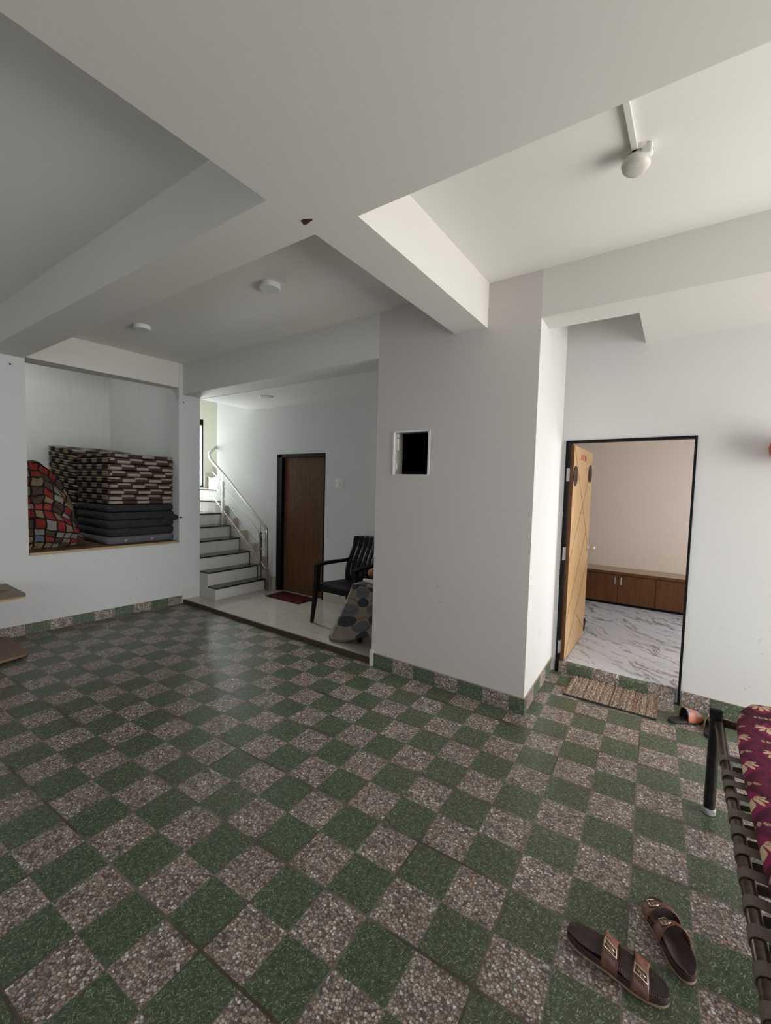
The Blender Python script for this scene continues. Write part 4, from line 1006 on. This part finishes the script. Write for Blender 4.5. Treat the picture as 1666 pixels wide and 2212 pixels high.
# ------------------------------------------------------------------ footwear
def outline(t, L, wid=0.054):
    """half width at t in 0(heel)..1(toe)"""
    t = min(1, max(0, t)); a = max(0.0, 1 - abs(2 * t - 1) ** 3.4) ** 0.5
    base = 0.84 - 0.05 * math.exp(-((t - 0.42) / 0.14) ** 2) + 0.15 / (1 + math.exp(-(t - 0.60) / 0.06))
    return wid * a * base
def csp(k, n): return (1 - math.cos(PI * k / n)) / 2
def sandal(name, loc, rz, label, mirror=1, L=0.285, rx=0.0):
    t = thing(name, loc, label, 'sandal', 'brown buckled sandals')
    def ol(sc_, n=48):
        P = []
        for k in range(n + 1): q = csp(k, n); P.append((outline(q, L) * sc_ + 0.004 * math.sin(q * PI) * mirror, -L / 2 * sc_ + L * sc_ * q))
        for k in range(n - 1, 0, -1): q = csp(k, n); P.append((-outline(q, L) * sc_ + 0.004 * math.sin(q * PI) * mirror, -L / 2 * sc_ + L * sc_ * q))
        return P
    off = Vector(loc)
    def loc_(mb): mb.v = [tuple(Vector(v) + off) for v in mb.v]; return mb
    objs = []
    loc_(MB().prism(ol(1.0), 0.0, 0.010)).build('outsole', m_welt, t, bevel=0.003)
    P = ol(1.0)
    m_ = MB(); n = len(P)
    def zt2(y): q = y / L + 0.5; return 0.026 + 0.008 * (1 - q) + 0.004 * max(0, q - 0.8) * 5
    vs = [(x, y, 0.010) for x, y in P] + [(x, y, zt2(y)) for x, y in P]
    m_.add(vs, [tuple(range(n)), tuple(range(n, 2 * n))] + [(i, (i + 1) % n, n + (i + 1) % n, n + i) for i in range(n)])
    loc_(m_).build('sole', m_sole, t, bevel=0.002)
    m_ = MB()
    def fb(u, v):
        q = 0.012 + 0.976 * (0.15 * v + 0.85 * (1 - math.cos(PI * v)) / 2); y = -L / 2 + L * q; w = outline(q, L) * 0.93; s2 = -1 + 2 * u
        cup = 0.010 * abs(s2) ** 3 * (1 if q < 0.6 else 0.5)
        arch = 0.007 * math.exp(-((q - 0.42) / 0.13) ** 2) * (1 if s2 * mirror < 0 else 0.2)
        return (s2 * w + 0.004 * math.sin(q * PI) * mirror, y, zt2(y) - 0.002 + cup + arch * abs(s2))
    m_.grid(fb, 16, 60); loc_(m_).build('footbed', m_footbed, t, smooth=True, solid=0.003)
    for q0, hgt in ((0.45, 0.070), (0.74, 0.054)):
        y0_ = -L / 2 + L * q0; w = outline(q0, L) + 0.002
        def sf(u, v, y0_=y0_, w=w, hgt=hgt, q0=q0):
            a = PI * u; x = -math.cos(a) * w; z = 0.014 + hgt * (1.16 - 0.34 * v) * math.sin(a) ** 0.75
            wd_ = 0.019 + 0.006 * abs(math.cos(a))
            return (x + 0.004 * mirror, y0_ + (v - 0.5) * 2 * wd_ + 0.006 * math.cos(a) * mirror, z)
        m_ = MB(); m_.grid(sf, 28, 6, m_leather); sp2 = loc_(m_).build('strap', m_leather, t, smooth=True, solid=0.0035)
        # overlapping strap end and square buckle on the outer side
        ua = 0.33 if mirror > 0 else 0.67
        m_ = MB(); m_.grid(lambda u, v: tuple(Vector(sf(ua - 0.13 + 0.26 * u, 0.22 + 0.56 * v)) + Vector(((-1 if ua < .5 else 1) * 0.003, 0, 0.003))), 8, 3)
        loc_(m_).build('strap_end', m_leather, sp2, smooth=True, solid=0.003)
        pc = [Vector(sf(ua - 0.075, 0.10)), Vector(sf(ua + 0.075, 0.10)), Vector(sf(ua + 0.075, 0.90)), Vector(sf(ua - 0.075, 0.90))]
        pc = [p + Vector(((-1 if ua < .5 else 1) * 0.004, 0, 0.006)) for p in pc]
        m_ = MB(); m_.tube(pc + [pc[0], pc[1]], 0.0028, 8); mid0 = (pc[0] + pc[1]) / 2; mid1 = (pc[2] + pc[3]) / 2; m_.tube([mid0, mid1], 0.0015, 8)
        m_.tube([mid0.lerp(mid1, 0.5), (pc[1] + pc[2]) / 2], 0.0014, 6)
        loc_(m_).build('buckle', m_brass, sp2, smooth=True)
    t.rotation_euler = (rx, 0, rz)
    return t
# toe direction is local +Y
sandal('sandal', (-0.098, 1.545, 0), math.radians(-96.5), 'nearer brown sandal with two buckled straps, toe pointing right', mirror=-1, L=0.305)
sandal('sandal', (0.045, 1.752, 0), math.radians(26), 'farther brown sandal with its heel towards the bed', mirror=1, L=0.275)

def slide(name, loc, rz, label):
    t = thing(name, loc, label, 'slipper', 'black slippers with salmon straps'); off = Vector(loc); L = 0.25
    P = []
    for k in range(41): q = csp(k, 40); P.append((outline(q, L, 0.047), -L / 2 + L * q))
    for k in range(39, 0, -1): q = csp(k, 40); P.append((-outline(q, L, 0.047), -L / 2 + L * q))
    m_ = MB().prism(P, 0.0, 0.022); m_.v = [tuple(Vector(v) + off) for v in m_.v]; m_.build('sole', m_rubber, t, bevel=0.004)
    def sf(u, v, g=0.0):
        a = PI * u; q = 0.44 + 0.42 * v; w = outline(q, L, 0.047) + 0.004 - g
        return (-math.cos(a) * w + off.x, -L / 2 + L * q + off.y, 0.012 + (0.088 - 0.034 * v - g) * math.sin(a) ** 0.62 + off.z)
    st_ = MB().grid(sf, 26, 12).build('strap', m_slip, t, smooth=True, solid=0.004)
    MB().grid(lambda u, v: sf(u, v, 0.0045), 26, 12).build('strap_lining', m_lining, st_, smooth=True, solid=0.002)
    t.rotation_euler = (0, 0, rz)
slide('slipper', (0.102, 3.567, 0), math.radians(-50), 'black slipper with salmon strap lying nearer the doorway')
slide('slipper', (0.248, 3.530, 0), math.radians(-10), 'black slipper with salmon strap lying beside the bed post')

# ------------------------------------------------------------------ bed
bd = thing('cot_bed', (0.65, 1.5, 0), 'low iron cot bed with woven grey strap base at the right edge', 'bed')
BX0, BX1, BY0, BY1, BZ = 0.205, 1.10, 0.55, 2.60, 0.465
for x_, y_ in ((0.192, BY1), (BX1, BY1), (BX0 + 0.02, BY0), (BX1, BY0)):
    lg = MB().tube([(x_, y_, 0.03), (x_, y_, 0.50)], 0.0235, 20).build('leg', m_tube, bd, smooth=False)
    MB().lathe([(0.022, 0), (0.028, 0.003), (0.028, 0.026), (0.024, 0.03)], (x_, y_, 0.0), n=20).build('foot_cap', m_cap, lg)
    MB().box(x_ - 0.026, x_ + 0.026, y_ - 0.026, y_ + 0.026, 0.48, 0.535).build('post_top', m_tube, lg, bevel=0.006)
MB().tube([(BX0, BY1, BZ), (BX0 + 0.005, 1.9, BZ - 0.002), (BX0 + 0.02, BY0, BZ)], 0.019, 18).build('side_rail', m_rustt, bd, smooth=True)
MB().tube([(BX1, BY1, BZ), (BX1, BY0, BZ)], 0.019, 18).build('side_rail', m_rustt, bd, smooth=True)
MB().tube([(0.20, BY1, BZ), (BX1, BY1, BZ)], 0.019, 18).build('end_rail', m_rustt, bd, smooth=True)
MB().tube([(BX0, BY0, BZ), (BX1, BY0, BZ)], 0.019, 18).build('end_rail', m_rustt, bd, smooth=True)
ys = [2.22, 2.10, 2.03, 1.95, 1.845, 1.755, 1.665, 1.565, 1.465, 1.365, 1.265, 1.165, 1.06, 0.96, 0.86, 0.76, 0.66]
for i, y in enumerate(ys):
    xr = BX0 + 0.02 * (BY1 - y) / (BY1 - BY0); w = 0.019; m_ = MB(); r_ = 0.0225
    prof = [(BX1, BZ + 0.020)] + [(xr + 0.02, BZ + 0.0215)] + [(xr + r_ * math.cos(a), BZ + r_ * math.sin(a)) for a in [PI / 2 + k * PI / 8 for k in range(9)]] + [(xr + 0.06, BZ - 0.012), (xr + 0.12, BZ + 0.012)]
    if i == 3: w = 0.015
    m_.grid(lambda u, v: (prof[round(u * (len(prof) - 1))][0], y + (v - 0.5) * 2 * w + 0.006 * (1 if i % 2 else -1) * u, prof[round(u * (len(prof) - 1))][1]), len(prof) - 1, 1)
    m_.build('webbing_strap', m_webbing, bd, solid=0.003)
for x in (0.34, 0.46, 0.58, 0.70, 0.82, 0.94):
    MB().box(x - 0.02, x + 0.02, BY0, BY1, BZ + 0.022, BZ + 0.025).build('webbing_strap', m_webbing, bd)

qt = MB()
qe = [(0.55, 0.245), (1.0, 0.243), (1.48, 0.243), (1.656, 0.240), (1.82, 0.240), (2.02, 0.240), (2.25, 0.243), (2.49, 0.256), (2.62, 0.272), (2.715, 0.315)]
def qex(y):
    for (ya, xa), (yb_, xb) in zip(qe, qe[1:]):
        if y <= yb_: return xa + (xb - xa) * max(0, (y - ya)) / (yb_ - ya)
    return qe[-1][1]
def qsec(u, v):
    y = 0.50 + v * 2.215; x0_ = qex(y); wv = 0.006 * noise.noise(Vector((y * 4, u * 3, 0)))
    s_ = u
    if s_ < 0.12: a = s_ / 0.12; return (x0_ + 0.010 * (1 - math.sin(a * PI)) + 0.004, y, BZ + 0.028 + a * 0.05 + wv * a)
    a = (s_ - 0.12) / 0.88; sag = 0.012 * math.sin(min(1, a * 6) * PI / 2)
    return (x0_ + 0.010 + a * (1.02 - x0_), y, BZ + 0.078 + sag + wv)
qt.grid(qsec, 30, 60)
qt.grid(lambda u, v: (qex(0.5 + v * 2.215) + 0.014 + u * 0.75, 0.50 + v * 2.215, BZ + 0.027), 2, 30)
qt.grid(lambda u, v: (lambda a, b: (a[0], a[1] , b + (a[2] - b) * v))(qsec(u, 1), BZ + 0.027), 30, 4)
qt.grid(lambda u, v: (lambda a, b: (a[0], a[1], b + (a[2] - b) * v))(qsec(u, 0), BZ + 0.027), 30, 4)
o = qt.build('maroon_quilt', m_lotus, origin=(0.65, 1.5, BZ + 0.03), smooth=True)
tag(o, 'maroon quilt with golden lotus motifs spread over the cot bed', 'quilt')
